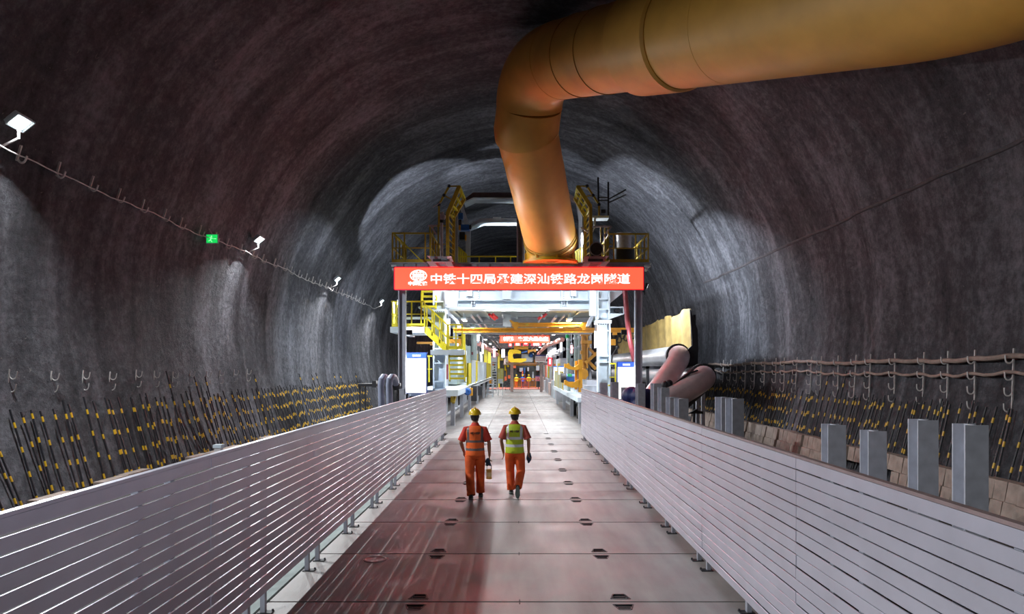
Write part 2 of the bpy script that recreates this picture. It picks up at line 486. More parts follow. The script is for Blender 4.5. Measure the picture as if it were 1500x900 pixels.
# ------------------------------------------------------------------ black and yellow rods leaning on the walls
M_rod = mat('black rod', (0.014,0.014,0.02), 0.5, 0.0, 0.3, 8)
M_band = mat('yellow reflective band', (0.72,0.42,0.02), 0.4, 0.0, 0.1, 8)
def rod_mesh(L, off):
    m = MB(); z = 0.0; R = 0.019; edges = []
    bands = [off+0.47*q for q in range(5)]
    cuts = [0.0]
    for b in bands:
        if 0.02 < b < L-0.15: cuts += [b, b+0.105]
    cuts.append(L)
    rgs = []
    n = 7
    for i in range(len(cuts)-1):
        m.mi = i % 2
        m.lathe((0,0,0), [(R*(1.12 if i % 2 else 1), cuts[i]), (R*(1.12 if i % 2 else 1), cuts[i+1])], n)
    me = m.mesh('striped_rod'); me.materials.append(M_rod); me.materials.append(M_band)
    return me
RODS = [rod_mesh(1.93+random.uniform(-.12,.12), random.choice((0.16,0.2,0.26))+random.uniform(-.03,.03)) for _ in range(10)]
RODS_L = [rod_mesh(2.45, 0.3), rod_mesh(2.6, 0.25)]
cnt = 0
def rods(side, y0, y1, dens, label, group, far_long=()):
    y = y0
    while y < y1:
        step = random.choice((0.10,0.16,0.24,0.34,0.42))/dens
        y += step
        me = random.choice(RODS) if random.random() > 0.05 else random.choice(RODS_L)
        L = max(v.co.z for v in me.vertices)
        zb = 0.0+random.uniform(-.02,.04)
        xt = wall_x(y, L*0.97, side)-side*0.10
        xb = wall_x(y, 0.2, side)-side*0.10
        if side < 0: xb = max(xb, -8.66)
        o = bpy.data.objects.new('striped_rod', me); COL.objects.link(o)
        b = Vector((xb, y, zb)); tdir = Vector((xt-xb, random.uniform(-.12,.12), L*0.97)).normalized()
        o.location = b; o.rotation_euler = tdir.to_track_quat('Z','Y').to_euler()
        tag(o, label, 'rod', group)
rods(-1, 10.6, 41.0, 1.05, 'slim black rod with yellow bands leaning on the left tunnel wall', 'striped rods along the left wall')
rods(1, 10.6, 34.0, 1.25, 'slim black rod with yellow bands leaning on the right tunnel wall', 'striped rods along the right wall')

# ------------------------------------------------------------------ concrete blocks along the wall foot
def block_mesh(w_, h, d, grooves):
    m = MB(); n = grooves; sw = w_/n
    for q in range(n):
        jt = random.uniform(-.015,.015)
        m.hexa([(0, q*sw+.008, 0), (d, q*sw+.008, 0), (d, (q+1)*sw-.008, 0), (0, (q+1)*sw-.008, 0),
                (.06+jt, q*sw+.008, h), (d, q*sw+.008, h), (d, (q+1)*sw-.008, h), (.06+jt, (q+1)*sw-.008, h)])
    m.box(.09, d-.01, 0, w_, 0, h-.02)
    me = m.mesh('concrete_block'); me.materials.append(M_pale); return me
BL = [block_mesh(0.95, .34, .28, 3) for _ in range(3)]
def blocks(side, y0, y1, tiers, skip, label, group):
    y = y0
    while y < y1:
        for k_ in range(tiers):
            if random.random() < skip: continue
            o = bpy.data.objects.new('concrete_block', random.choice(BL)); COL.objects.link(o)
            xx = wall_x(y+.5, .3, side)
            o.location = (xx-side*(0.52-.10*k_), y+(0.95 if side > 0 and False else 0), -.06+.342*k_)
            o.scale = (1, 1, 1)
            if side < 0:
                o.rotation_euler.z = PI; o.location.y = y+.95; o.location.x = xx+0.62-.10*k_-.1
            tag(o, label, 'block', group)
        y += 0.97
random.seed(11)
blocks(1, 9.6, 33, 2, 0.06, 'grooved pale concrete block stacked along the foot of the right wall', 'concrete blocks along the right wall')
blocks(-1, 11.0, 24, 1, 0.35, 'grooved pale concrete block lying along the foot of the left wall', 'concrete blocks along the left wall')

# ------------------------------------------------------------------ cable hooks on the walls
def hook_mesh(side, L, hooks, name, r=0.017, hs=0.7):
    m = MB()
    m.bar((0,0,0), (0,0,-L), r*2.4, r*1.4)
    for hz in hooks:
        pts = [Vector((-side*0.01, 0, hz))]+[Vector((-side*(0.085-0.085*math.cos(a)), 0.05*math.sin(a/2), hz-0.085*math.sin(a))) for a in [PI*q/7 for q in range(1, 8)]]+[Vector((-side*0.175, .05, hz+0.07))]
        m.tube(pts, r, 6)
    for q in m.v: q.x *= hs
    me = m.mesh(name); me.materials.append(M_hook); return me
hk_up = hook_mesh(-1, 0.30, [-0.22], 'cable_hook', 0.022)
d0 = 11.6
for i in range(30):
    y = d0+i*1.0; z = 6.72
    x = wall_x(y, z, -1)
    o = bpy.data.objects.new('cable_hook', hk_up); COL.objects.link(o)
    o.location = (x+0.06, y, z); o.rotation_euler = (0, 0.3, random.uniform(-.1,.1))
    tag(o, 'small pale cable hook fixed high on the left wall in the floodlight row', 'hook', 'cable hooks high on the left wall')
hk_lo = hook_mesh(-1, 0.42, [-0.1, -0.34], 'cable_hook', 0.012)
for i in range(12):
    y = 12.7+i*1.0; z = 2.55+random.uniform(-.04,.04); x = wall_x(y, z, -1)
    o = bpy.data.objects.new('cable_hook', hk_lo); COL.objects.link(o)
    o.location = (x+0.05, y, z); o.rotation_euler = (0, 0.1, random.uniform(-.2,.2))
    tag(o, 'pale double cable hook low on the left wall above the striped rods', 'hook', 'double cable hooks low on the left wall')
br = hook_mesh(1, 1.25, [-0.2, -0.52, -0.82, -1.12], 'cable_bracket', 0.017)
for i in range(20):
    y = 11.9+i*1.0; z = 2.98; x = wall_x(y, 2.5, 1)
    o = bpy.data.objects.new('cable_bracket', br); COL.objects.link(o)
    o.location = (x-0.06, y, z); o.rotation_euler = (random.uniform(-.05,.05), 0.04, random.uniform(-.15,.15))
    tag(o, 'pale vertical bracket with four hooks carrying cables on the right wall', 'bracket', 'cable brackets on the right wall')
def cable(side, z, y0, y1, r, sag, lab, off=0.16, step=0.25, m_=None):
    pts = []; y = y0
    while y <= y1:
        zz = z-sag*(0.5-0.5*math.cos(2*PI*(y-0.9)))+0.05*math.sin(y*0.9)*math.sin(y*.37)*(1 if sag > .02 else .3)
        pts.append((wall_x(y, z, side)-side*off, y, zz)); y += step
    mb = MB(); mb.tube(pts, r, 8)
    return tag(mb.build('cable', m_ or M_cable), lab, 'cable')
cable(1, 2.80, 9.0, 33, 0.052, 0.03, 'thick dusty cable, upper of the two on the right wall brackets')
cable(1, 2.50, 9.0, 33, 0.034, 0.06, 'thinner dusty cable, lower of the two on the right wall brackets')
cable(-1, 6.48, 9.0, 44, 0.014, 0.03, 'thin wire strung along the hooks high on the left wall', 0.14, m_=M_hook)
# a shallow seam of sprayed-over conduit up the right wall
cable(1, 6.75, 8.0, 33, 0.05, 0.0, 'dark conduit half buried in sprayed concrete high on the right wall', -0.005, m_=mat('shotcrete coated conduit', (0.07,0.06,0.065), 0.9, 0, 0.3, 6, 0.5, 20))

# ------------------------------------------------------------------ floodlights on the left wall
def flood(y, label):
    z = 6.98; x = wall_x(y, z, -1)+0.27
    t = thing('floodlight', (x, y, z-.5), label, 'floodlight', 'floodlights on the left wall')
    D = Vector((0.62, -0.10, -0.78)).normalized()
    S = Vector((0,1,0)).cross(D).normalized(); F = D.cross(S).normalized()
    c = Vector((x, y, z))
    def slab_(mb, half, d0_, d1_):
        P = [c+F*half*a+S*half*b*0.72 for a, b in ((-1,-1),(1,-1),(1,1),(-1,1))]
        mb.hexa([p+D*d0_ for p in P]+[p+D*d1_ for p in P])
    m = MB(); slab_(m, 0.19, -0.07, 0.0)
    for q in range(5):
        P = c+F*(-0.14+q*0.07)-D*0.09; m.bar(P-S*.1, P+S*.1, .012, .05)
    m.build('housing', M_lgrey, t)
    m = MB()
    for a, b in ((-1,0),(1,0),(0,-1),(0,1)):
        if a: m.bar(c+F*.19*a-S*.14+D*.012, c+F*.19*a+S*.14+D*.012, .022, .03)
        else: m.bar(c+S*.138*b-F*.19+D*.012, c+S*.138*b+F*.19+D*.012, .022, .03)
    m.build('frame', M_white, t)
    m = MB(); slab_(m, 0.15, 0.0, 0.006); m.build('lens', M_lamp, t)
    m = MB(); wx = wall_x(y, z-.45, -1)
    m.path([c-D*.04-S*.0, c-D*.05-Vector((0,0,.32)), Vector((wx, y, z-.45))], .03, .03)
    m.build('bracket', M_hook, t)
    lamp('AREA', 'flood_beam', c+D*0.03, c+D*0.03+D, FLOOD_W, (0.93,0.98,1.0), t, size=0.07).data.spread = math.radians(150)
    return t
for y, lb in ((12.15,'large bright floodlight on the left wall, nearest the camera'),(23.2,'bright floodlight on the left wall, second from the camera, beyond the green exit sign'),(33.5,'bright floodlight on the left wall, third from the camera'),(44.5,'small far floodlight on the left wall, just left of the red sign'),
              (1.2,'floodlight on the left wall beside the viewpoint'),(-9.2,'floodlight on the left wall behind the viewpoint')):
    flood(y, lb)

# green exit sign
y = 20.1; z = 6.42; x = wall_x(y, z, -1)+0.22
t = thing('exit_sign', (x, y, z-.2), 'small green lit exit sign hanging from the hook row on the left wall', 'sign')
m = MB(); m.box(x-.18, x+.18, y, y+.04, z-.14, z+.14); m.build('case', M_white, t)
m = MB(); m.box(x-.16, x+.16, y-.008, y, z-.12, z+.12); m.build('face', M_green, t)
m = MB(); # running figure and arrow in pale green
m.bar((x-.02,y-.012,z+.03),(x-.04,y-.012,z-.04),.03,.006,(0,1,0)); m.bar((x-.04,y-.012,z-.04),(x-.10,y-.012,z-.07),.02,.006,(0,1,0)); m.bar((x-.04,y-.012,z-.04),(x+.01,y-.012,z-.10),.02,.006,(0,1,0))
m.bar((x-.02,y-.012,z+.03),(x+.04,y-.012,z+.0),.018,.006,(0,1,0)); m.bar((x-.02,y-.012,z+.03),(x-.08,y-.012,z+.03),.018,.006,(0,1,0)); m.lathe((x-.01,y-.008,z+.07),[(.022,-.006),(.022,0)],10,'y')
m.bar((x+.06,y-.012,z),(x+.13,y-.012,z),.02,.006,(0,1,0))
m.build('symbol', mat('pale green lit symbol', (0.4,0.9,0.5), 0.4, emis=(0.35,1.0,0.45), estr=1.0), t)
m = MB(); m.bar((x,y+.02,z+.14),(x-.1,y+.02,z+.30),.02); m.build('hanger', M_hook, t)

# ------------------------------------------------------------------ yellow ventilation duct
t = thing('ventilation_duct', (1.35, 27.5, 6.9), 'huge ochre yellow ventilation duct hanging under the roof and dropping onto the gantry', 'duct')
M_duct = mat('ochre duct fabric', (0.64,0.33,0.055), 0.5, 0.0, 0.12, 1.2, 0.12, 5)
P2 = at(783, 97, 22.0); PE = Vector((7.2, 9.5, 8.3))
P3 = at(771, 190, 23.4); P4 = at(806, 349, 27.5)
def lerp(a, b, t_): return a+(b-a)*t_
def ripple_tube(pts, r, n=48, amp=0.006, parent=None, name='section', mt=M_duct, lips=()):
    m = MB(); m.tube(pts, r, n)
    for p in m.v:
        pass
    return m.build(name, mt, parent)
def line(a, b, n): return [lerp(a, b, i/n) for i in range(n+1)]
# bend towards the camera beyond the picture's edge
e0 = lerp(P2, PE, 0.92); e1 = Vector((7.25, 7.6, 8.15))
def bez(a, b, c, n): return [a*(1-s)**2+b*2*s*(1-s)+c*s*s for s in [i/n for i in range(n+1)]]
near = bez(lerp(P2, PE, 0.86), lerp(P2, PE, 1.03), Vector((7.3, 6.6, 8.1)), 14)+[Vector((7.3, -8, 8.1))]
kx = 0.435                                   # the slip joint
sec = [lerp(P2, PE, kx-0.02)]+line(lerp(P2, PE, kx+0.03), lerp(P2, PE, 0.85), 6)+near
ripple_tube(sec, 1.18, parent=t, name='near_section')
ripple_tube([lerp(P2, PE, kx-0.045), lerp(P2, PE, kx-.04), lerp(P2, PE, kx+.06), lerp(P2, PE, kx+.065)], [1.2,1.25,1.25,1.2], parent=t, name='slip_collar')
far = line(lerp(P2, PE, 0.11), lerp(P2, PE, kx), 6)
ripple_tube(far, 1.10, parent=t, name='far_section')
# seams
for q in (0.20, 0.285):
    c = lerp(P2, PE, q); d_ = (PE-P2).normalized()
    ripple_tube([c-d_*.012, c+d_*.012], 1.118, parent=t, name='seam_band', mt=mat('darker seam tape', (0.42,0.19,0.02), 0.6, 0, .2))
for q in (0.60,):
    c = lerp(P2, PE, q); d_ = (PE-P2).normalized()
    ripple_tube([c-d_*.01, c+d_*.01], 1.184, parent=t, name='seam_band', mt=M_duct)
elb = bez(lerp(P2, PE, 0.12), P2+(P2-PE).normalized()*0.25, lerp(P2, P3, 0.62), 12)
ripple_tube(elb, 1.11, parent=t, name='elbow')
ripple_tube([lerp(P2, P3, 0.6), lerp(P2, P3, 0.8), P3, lerp(P3, P4, 0.02)], [1.09,1.1,1.12,1.13], parent=t, name='drop_collar')
ripple_tube(line(P3, P4, 8), [1.05+0.012*(i % 2)+0.012*i*0 for i in range(9)], parent=t, name='drop_section')
ripple_tube([lerp(P3, P4, 0.995), lerp(P3, P4, 1.01)], 1.10, parent=t, name='strap_ring', mt=M_gold)
m = MB()
c = P4; dd = (P4-P3).normalized()
for q in range(7):                            # gathered cloth tied over the inlet
    a = lerp(P3, P4, 0.965+q*0.014)
    m.tube([a, a+dd*0.07], [1.075+0.02*(q % 2), 1.06+0.02*((q+1) % 2)], 48)
m.build('gathered_cuff', mat('wrinkled ochre cloth', (0.5,0.3,0.05), 0.75, 0, .3, 4, .8, 9), t)
b0 = P4+dd*0.1
m = MB(); m.lathe((b0.x, b0.y+.25, 6.86), [(1.12,0),(1.12,0.10),(1.0,0.12),(1.0,b0.z-6.86-.1),(1.04,b0.z-6.86-.08)], 40)
for a in range(8):
    aa = a*PI/4+.2; m.bar((b0.x+math.cos(aa)*1.04, b0.y+.25+math.sin(aa)*1.04, 6.9), (b0.x+math.cos(aa)*1.04, b0.y+.25+math.sin(aa)*1.04, 7.25), .05)
m.build('inlet_drum', mat('bright yellow inlet', (0.75,0.42,0.02), 0.45), t)
# ------------------------------------------------------------------ the gantry: banner and front frame
def part(name, m, parent, *boxes):
    b = MB()
    for q in boxes: b.px(*q)
    return b.build(name, m, parent)
D0 = 27.6
t = thing('banner_sign', at(760, 425, D0), 'long red lit banner sign with white lettering across the gantry front', 'sign')
part('case', mat('banner case', (0.4,0.05,0.06), 0.4), t, (577,391,943.5,425,D0,0.22))
part('lit_face', M_led, t, (578.2,392.2,942.3,424,D0-0.012,0.012))
m = MB(); rim = mat('banner rim', (0.75,0.04,0.12), 0.35)
for q in ((576.6,390.6,944,392.2),(576.6,424,944,425.6),(576.6,390.6,578.2,425.6),(942.3,390.6,944,425.6)): m.px(*q, D0-0.03, 0.05)
m.build('rim', rim, t)
c = at(777, 408.6, D0-0.02)
text('中铁十四局承建深汕铁路龙岗隧道', 0.44, c, M_ledw, t, bold=0.007, width=(924-632)*D0/1000)
# globe emblem: ellipse with meridians and parallels
m = MB(); gc = at(613, 404, D0-0.02); rx, rz = 11.8*D0/1000, 7.8*D0/1000
def ellp(cx, a, b, wd):
    pts = [gc+Vector((cx+math.cos(q)*a, 0, math.sin(q)*b)) for q in [2*PI*i/36 for i in range(37)]]
    m.path(pts, wd, wd)
ellp(0, rx, rz, .035)
for f in (0.33, 0.68): ellp(0, rx*f, rz, .022)
for f in (-0.62, -0.3, 0.3, 0.62):
    hw = rx*math.sqrt(1-f*f); m.bar(gc+Vector((-hw,0,f*rz)), gc+Vector((hw,0,f*rz)), .022)
m.ext([gc+Vector((math.cos(2*PI*i/28)*rx*.62, 0.005, math.sin(2*PI*i/28)*rz*.42)) for i in range(28)], (0,-.012,0))
m.build('emblem', M_ledw, t)
text('中国铁建', 0.17, at(612, 415.5, D0-0.02), M_ledw, t, bold=0.006, width=28*D0/1000)

t = thing('gantry_front_frame', at(760, 580, 28.2), 'grey steel front frame of the gantry with two thin posts under the banner', 'frame')
part('post', M_grey, t, (583,425,585,578,28,.26),(592,425,594,578,28,.26),(585,425,592,578,28.12,.02))
part('post', M_grey, t, (930.5,425,932.5,580,28,.26),(939,425,941,580,28,.26),(932.5,425,939,580,28.12,.02))
part('post', M_grey, t, (584,570,593,620,28,.26),(930.5,575,941,622,28,.26))
m = MB(); m.px(573,385.5,952,391,27.9,.5); m.px(570,384.5,955,386,27.8,.7)
for u in range(590, 950, 18): m.px(u,386,u+.8,391,27.86,.05)
m.build('top_beam', M_grey, t)
m = MB()
for u in (573, 945): m.px(u,388.5,u+8,391,27.6,.8); m.px(u+1,393,u+4,396,27.75,.4)
m.build('bracket', M_lgrey, t)

def railing(u0, u1, vt, vb, d, posts, label, mids=1, y_back=None, m_=None, name='safety_railing', r=.028, kick=True, group=None, sides=(0,1)):
    m_ = m_ or M_gold
    a = at(u0, vt, d); b = at(u1, vb, d)
    t = thing(name, ((a.x+b.x)/2, d, b.z), label, 'railing', group)
    def run(p, q, ps):
        m = MB()
        for s_ in [1.0]+[i/(mids+1) for i in range(1, mids+1)]:
            z = b.z+(a.z-b.z)*s_
            m.bar((p[0],p[1],z), (q[0],q[1],z), 2*r*(1.15 if s_ == 1 else .8))
        m.build('rail', m_, t)
        if kick:
            m = MB(); m.bar((p[0],p[1],b.z+.07), (q[0],q[1],b.z+.07), .02, .14); m.build('toe_board', m_, t)
        for f in ps:
            x = p[0]+(q[0]-p[0])*f; y = p[1]+(q[1]-p[1])*f
            m = MB(); m.box(x-r, x+r, y-r, y+r, b.z, a.z); m.build('upright', m_, t)
    run((a.x,d), (b.x,d), [(p-u0)/(u1-u0) for p in posts])
    if y_back:
        for s_ in sides:
            x = a.x if s_ == 0 else b.x
            run((x,d), (x,y_back), [0.25,0.5,0.75,1.0])
    return t
railing(575, 631, 342, 385, 28.1, [575,592.5,623,631], 'ochre railing cage at the left end of the gantry top deck', y_back=31.5)
railing(893, 949.5, 343, 385, 28.1, [899,931,949.5], 'ochre railing cage at the right end of the gantry top deck', y_back=31.5)
railing(628, 652, 331, 385, 29.0, [630,634,642], 'tall ochre railing beside the mast on the left of the top deck')
railing(866, 896, 332, 385, 29.0, [880,886,891], 'tall ochre railing behind the black drum on the top deck')
railing(672, 757, 376, 411, 33.0, [702,726,748], 'low yellow railing across the open portal on the top deck', m_=M_yel, kick=False, mids=0)
m = MB()
for u in (671,674,677,680,683): m.bar(at(u,362+(u-671)*.9,32), at(u,407,32), .07)
m.bar(at(671,362,32), at(683,373,32), .07); m.bar(at(671,374,32), at(683,379,32), .05)
tag(m.build('safety_railing', M_yel), 'short sloping yellow railing beside the left portal post', 'railing')
m = MB(); a = at(841,362,32)
for u in (841,844,847,850,853): m.bar(at(u,371-(u-841)*.7,32), at(u,407,32), .07)
m.bar(at(841,371,32), at(853,362,32), .07)
tag(m.build('safety_railing', M_yel), 'short sloping yellow railing beside the right of the duct inlet', 'railing')
# top deck plates
m = MB(); m.box(-5.1, 5.35, 28.2, 34.5, 6.72, 6.84)
for y in (30, 32, 34): m.box(-5.0, 5.2, y, y+.12, 6.55, 6.72)
tag(m.build('top_deck_platform', M_lgrey), 'grey steel platform forming the top deck of the gantry', 'platform')
m = MB(); m.bar(at(576,341,27.95), at(622,387,27.95), .045); tag(m.build('barrier_bar', M_yel), 'loose yellow bar leaning across the left railing cage', 'bar')

# stair frames that lean in over the top deck
def arm(pts_out, pts_in, label, hand, sgn):
    d = 28.5
    t = thing('leaning_ladder', at(pts_out[0][0], 385, d), label, 'ladder')
    O = [at(u,v,d) for u,v in pts_out]; I = [at(u,v,d+.9) for u,v in pts_in]
    m = MB(); m.path(O, .13, .16); m.build('side_rail', M_gold, t)
    m = MB(); m.path(I, .12, .14); m.build('side_rail', M_gold, t)
    def onp(P, s):
        L = [(P[i+1]-P[i]).length for i in range(len(P)-1)]; x = s*sum(L)
        for i, l in enumerate(L):
            if x <= l or i == len(L)-1: return P[i]+(P[i+1]-P[i])*(x/l)
            x -= l
    for i in range(13):
        s_ = 0.03+i*0.078
        m = MB(); m.bar(onp(O, s_), onp(I, s_), .055, .03)
        m.build('rung', M_gold, t)
    # panel of the leaning top: one lengthwise bar and cross bars
    mid = lambda s_: (onp(O, s_)+onp(I, s_))/2
    m = MB(); m.bar((O[1]+I[1])/2, (O[2]+I[2])/2, .07)
    for q in (0, .33, .66, 1): m.bar(O[1]+(O[2]-O[1])*q, I[1]+(I[2]-I[1])*q, .08)
    m.build('panel_bars', M_yel, t)
    H = [at(u,v,d+.2) for u,v in hand]
    m = MB(); m.path(H, .075); m.bar(H[0], O[2], .05); m.bar((H[0]+H[1])/2, (O[1]+O[2])/2, .05); m.build('hand_rail', M_gold, t)
    m = MB()
    for p in (H[0], (H[0]+H[1])/2, H[1]): m.ell(p, .08, .08, .08, 8, 6)
    m.build('clamp', M_dark, t)
arm([(656,391),(655.5,314),(673,273)], [(664,396),(665,318),(680.5,291)], 'ochre leaning stair frame on the left of the top deck', [(658,273),(643,300),(643,330)], 1)
arm([(866,391),(865,303),(846,273)], [(857.5,396),(857,317),(842,290)], 'ochre leaning stair frame on the right of the top deck', [(860,273),(877.5,300),(877.5,316)], -1)

# white portal over the deck
t = thing('portal_frame', at(720, 385, 32), 'white and brown steel portal frame standing on the top deck left of the duct', 'frame')
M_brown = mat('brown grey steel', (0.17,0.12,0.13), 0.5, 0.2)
part('column', M_grey, t, (664.5,312,670.5,407,31.2,.2))
m = MB(); m.prism([(673,300),(678,300),(689,333),(688.5,407),(682,407),(682,335)], 33.5, .25); m.build('column', M_lgrey, t)
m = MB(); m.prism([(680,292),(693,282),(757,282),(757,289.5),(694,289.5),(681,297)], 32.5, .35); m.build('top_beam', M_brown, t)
m = MB(); m.prism([(679.5,296),(693.5,289.3),(757,289.3),(757,291.3),(694.5,291.3),(680,298)], 32.2, .9); m.build('flange', M_white, t)
m = MB(); m.prism([(688,329),(705,320),(757,320),(757,325.5),(706,325.5),(688,334)], 33.8, .2); m.px(722,318,734,325,33.6,.2); m.build('lower_beam', M_lgrey, t)
m = MB(); m.prism([(688,332.3),(706,324.8),(757,324.8),(757,326.5),(707,326.5),(688,334.5)], 33.5, .7); m.build('flange', M_white, t)
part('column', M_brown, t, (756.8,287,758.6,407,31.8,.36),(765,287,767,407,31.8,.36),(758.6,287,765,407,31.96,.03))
part('column', M_lgrey, t, (767.5,330,769,407,32.4,.1))
m = MB(); m.prism([(842,285),(845,290),(853,318),(853,407),(848,407),(848,322)], 33.5, .25); m.build('column', M_lgrey, t)
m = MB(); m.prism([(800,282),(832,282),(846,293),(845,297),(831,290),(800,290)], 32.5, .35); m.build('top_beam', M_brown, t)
# hoist motors on the portal
t = thing('hoist_motor', at(678,350,31.4), 'cluster of blue hoist motors with black chain boxes on the left portal post', 'motor')
m = MB(); m.px(671,312,678,321,31.2,.35); m.px(675,329,687,337,31.2,.35); m.build('motor', M_blue, t)
m = MB(); m.lathe(at(686.5,333,31.3), [(.1,0),(.1,.12),(.02,.14)],12,'x'); m.px(672,321,676,330,31.3,.15); m.px(673,340,681,351,31.25,.3); m.build('chain_box', M_black, t)
m = MB(); m.px(672,330,674.5,337,31.2,.2); m.px(681,344,683,352,31.2,.2); m.build('block', M_oran, t)
# mast on the left
t = thing('signal_mast', at(647,385,28.8), 'pale mauve mast with a jointed head on the left of the top deck', 'mast')
m = MB(); m.tube([at(647,386,28.8), at(647,326,28.8)], .065, 14); m.build('pole', M_purple, t)
m = MB(); m.lathe(at(647,326,28.8), [(.085,-.02),(.1,.0),(.1,.12),(.07,.14)], 14); m.build('collar', M_black, t)
m = MB(); m.px(644.5,313,648.5,322,28.7,.2); m.tube([at(650,322,28.8), at(648,311,28.8)], .06, 10); m.ell(at(650,318,28.7), .1,.1,.1); m.build('head', M_purple, t)
m = MB(); m.bar(at(645,297,28.6), at(634,304,28.4), .03); m.build('arm', M_purple, t)
# tail rack of black bars on the right
t = thing('bar_rack', at(880,318,29.5), 'tall black bar rack on a white shelf behind the right stair frame', 'rack')
for a, b in (((876,260),(877,316)),((891,267),(891,318))):
    m = MB(); m.bar(at(*a,29.5), at(*b,29.5), .07); m.build('upright', M_dark, t)
m = MB()
for a, b in (((876,289.5),(891,289.5)),((876,294),(891,294))): m.bar(at(*a,29.5), at(*b,29.5), .05)
m.build('cross_bar', M_dark, t)
for a, b in (((891,292.5),(917,278)),((891,297.5),(917,285.5))):
    m = MB(); m.bar(at(*a,29.5), at(*b,29.0), .05); m.build('arm', M_dark, t)
part('shelf', M_white, t, (868,316,892,319.5,29.2,.6))
m = MB(); m.px(880.5,307,887,312,29.3,.2); m.build('box', M_dark, t)
m = MB(); m.px(870,319,873,330,29.3,.1); m.bar(at(872,330,29.3), at(868,340,29.3), .05); m.build('stay', M_lgrey, t)
# hand rail of pale pipe
m = MB(); m.path([at(864,332,28.6), at(896,332,28.6), at(884,346,28.6)], .06); tag(m.build('scaffold_tube', M_purple), 'pale bent scaffold tube clamped above the black drum', 'tube')
m = MB(); m.bar(at(851,333,28.7), at(862,340.5,28.7), .07); tag(m.build('scaffold_tube', M_purple), 'short sloping pale scaffold tube left of the right stair frame', 'tube')
m = MB(); m.path([at(627,331,28.7), at(640,331,28.7)], .06); m.bar(at(631,331,28.7), at(639,344,28.7), .07); tag(m.build('scaffold_tube', M_purple), 'pale scaffold tube clamped above the left railing cage', 'tube')
# drum and barrel
t = thing('cable_drum', at(874,375,27.8), 'round black drum facing front above the banner on the right', 'drum')
m = MB(); c = at(873.7,365,28.0); m.lathe(c, [(.0,-.04),(.22,-.04),(.25,-.02),(.25,.45),(.0,.45)], 32, 'y'); m.build('shell', M_dark, t)
m = MB(); m.lathe(c, [(.255,-.06),(.29,-.06),(.29,.02),(.255,.02),(.255,-.06)], 32, 'y', False); m.build('rim', M_grey, t)
m = MB(); m.bar(c+Vector((.1,-.05,-.05)), c+Vector((.16,-.05,-.05)), .05); m.box(c.x-.2,c.x+.2,c.y,c.y+.4,c.z-.5,c.z-.2); m.build('bracket', M_dark, t)
t = thing('steel_barrel', at(914,385,29), 'dark barrel with a shiny steel top inside the right railing cage', 'barrel')
c = at(914,384,29.4)
m = MB(); m.lathe(c, [(.0,0),(.46,0),(.46,.53),(.42,.55)], 28); m.build('drum', M_black, t)
m = MB(); m.lathe(c, [(.42,.55),(.30,.56),(.33,1.17),(.37,1.18),(.37,1.22),(.0,1.24)], 28); m.build('hopper', M_galv, t)
# pink reflective lamp brackets on top of the sign
for du, flip, lb in ((0, 1, 'grey bracket box with pink reflective plates above the banner on the left'), (1502, -1, 'grey bracket box with pink reflective plates above the banner on the right')):
    f = (lambda u, v: (u, v)) if flip == 1 else (lambda u, v: (1517.5-u, v))
    t = thing('sign_bracket', at(*f(645,390), 27.4), lb, 'bracket')
    m = MB(); m.prism([f(*q) for q in ((629,375.5),(657,375.5),(659,383),(632,383))], 27.6, .4); m.prism([f(*q) for q in ((638,385.5),(653,385.5),(656,390.5),(641,390.5))], 27.5, .1); m.build('box', M_grey, t)
    m = MB()
    for P in (((625,383.3),(661,383.3),(665,391),(656,391),(652,385.3),(635.5,385.3),(643,391),(631,391)),((625.3,375),(630,375),(630,380)),((655,375.6),(661,375.6),(664.5,383.8),(655.5,383.3))):
        m.prism([f(*q) for q in P], 27.38, .03)
    m.build('plate', M_pink, t)
    c = at(*f(645,381), 27.3)
    m = MB(); m.box(c.x-.3,c.x+.3,27.33,27.4,c.z-.05,c.z+.05); m.build('lamp_body', M_dark, t)
    lamp('SPOT', 'bracket_beam', c+Vector((0,-.02,.02)), (1.15,25.9,8.3), 620 if flip == 1 else 150, (.88,.96,1.0), t, size=.1, angle=math.radians(62), blend=.8)

# ------------------------------------------------------------------ the gantry: main steelwork under the banner
t = thing('gantry_steelwork', (0, 31, 0), 'white steel columns and cross girders of the gantry behind the banner', 'gantry')
m = MB(); m.px(634,425,636.5,580,29.6,.55); m.px(649.5,425,652,580,29.6,.55); m.px(636.5,425,649.5,580,29.8,.05)
for v in (441,454,510,531,558): m.px(636.5,v,649.5,v+2.2,29.62,.5)
m.px(632,453,654,458,29.5,.7); m.px(634,570,652,612,29.6,.55); m.build('column', M_white, t)
part('junction_box', M_lgrey, t, (651.5,427,669.5,450,29.5,.4))
m = MB()
for u, v in ((654,430),(667,430),(654,447),(667,447),(660,429)): m.lathe(at(u,v,29.49), [(.025,-.02),(.025,.02)], 8, 'y')
m.build('bolts', M_grey, t)
m = MB(); m.px(874.5,426,877,471,30,.55); m.px(891,426,893.5,471,30,.55); m.px(877,426,891,471,30.2,.05); m.px(864,426,874,462,30,.3)
m.px(873,469,896,474,29.9,.8); m.px(876,473,878.5,580,30,.55); m.px(892,473,894.5,580,30,.55); m.px(878.5,473,892,580,30.2,.05)
for v in (437,452,484,521,530): m.px(877,v,892,v+1.8,30.02,.5)
m.px(876,575,894.5,615,30,.55); m.build('column', M_white, t)
m = MB()
for u in (877,880.5,884,887.5,891): m.px(u-.6,474.5,u+.6,475.8,29.85,.1)
for u in (638,641,644,647,650): m.px(u-.6,456,u+.6,457.2,29.45,.1)
m.build('bolts', M_dark, t)
m = MB(); m.px(652,425,876,439.5,31.2,.2); m.px(652,423,876,426,31,.6); m.px(652,438.5,876,440.5,30.9,.8)
for u in (670,700,737,748,822,838,862): m.px(u,426,u+1.8,439,30.95,.3)
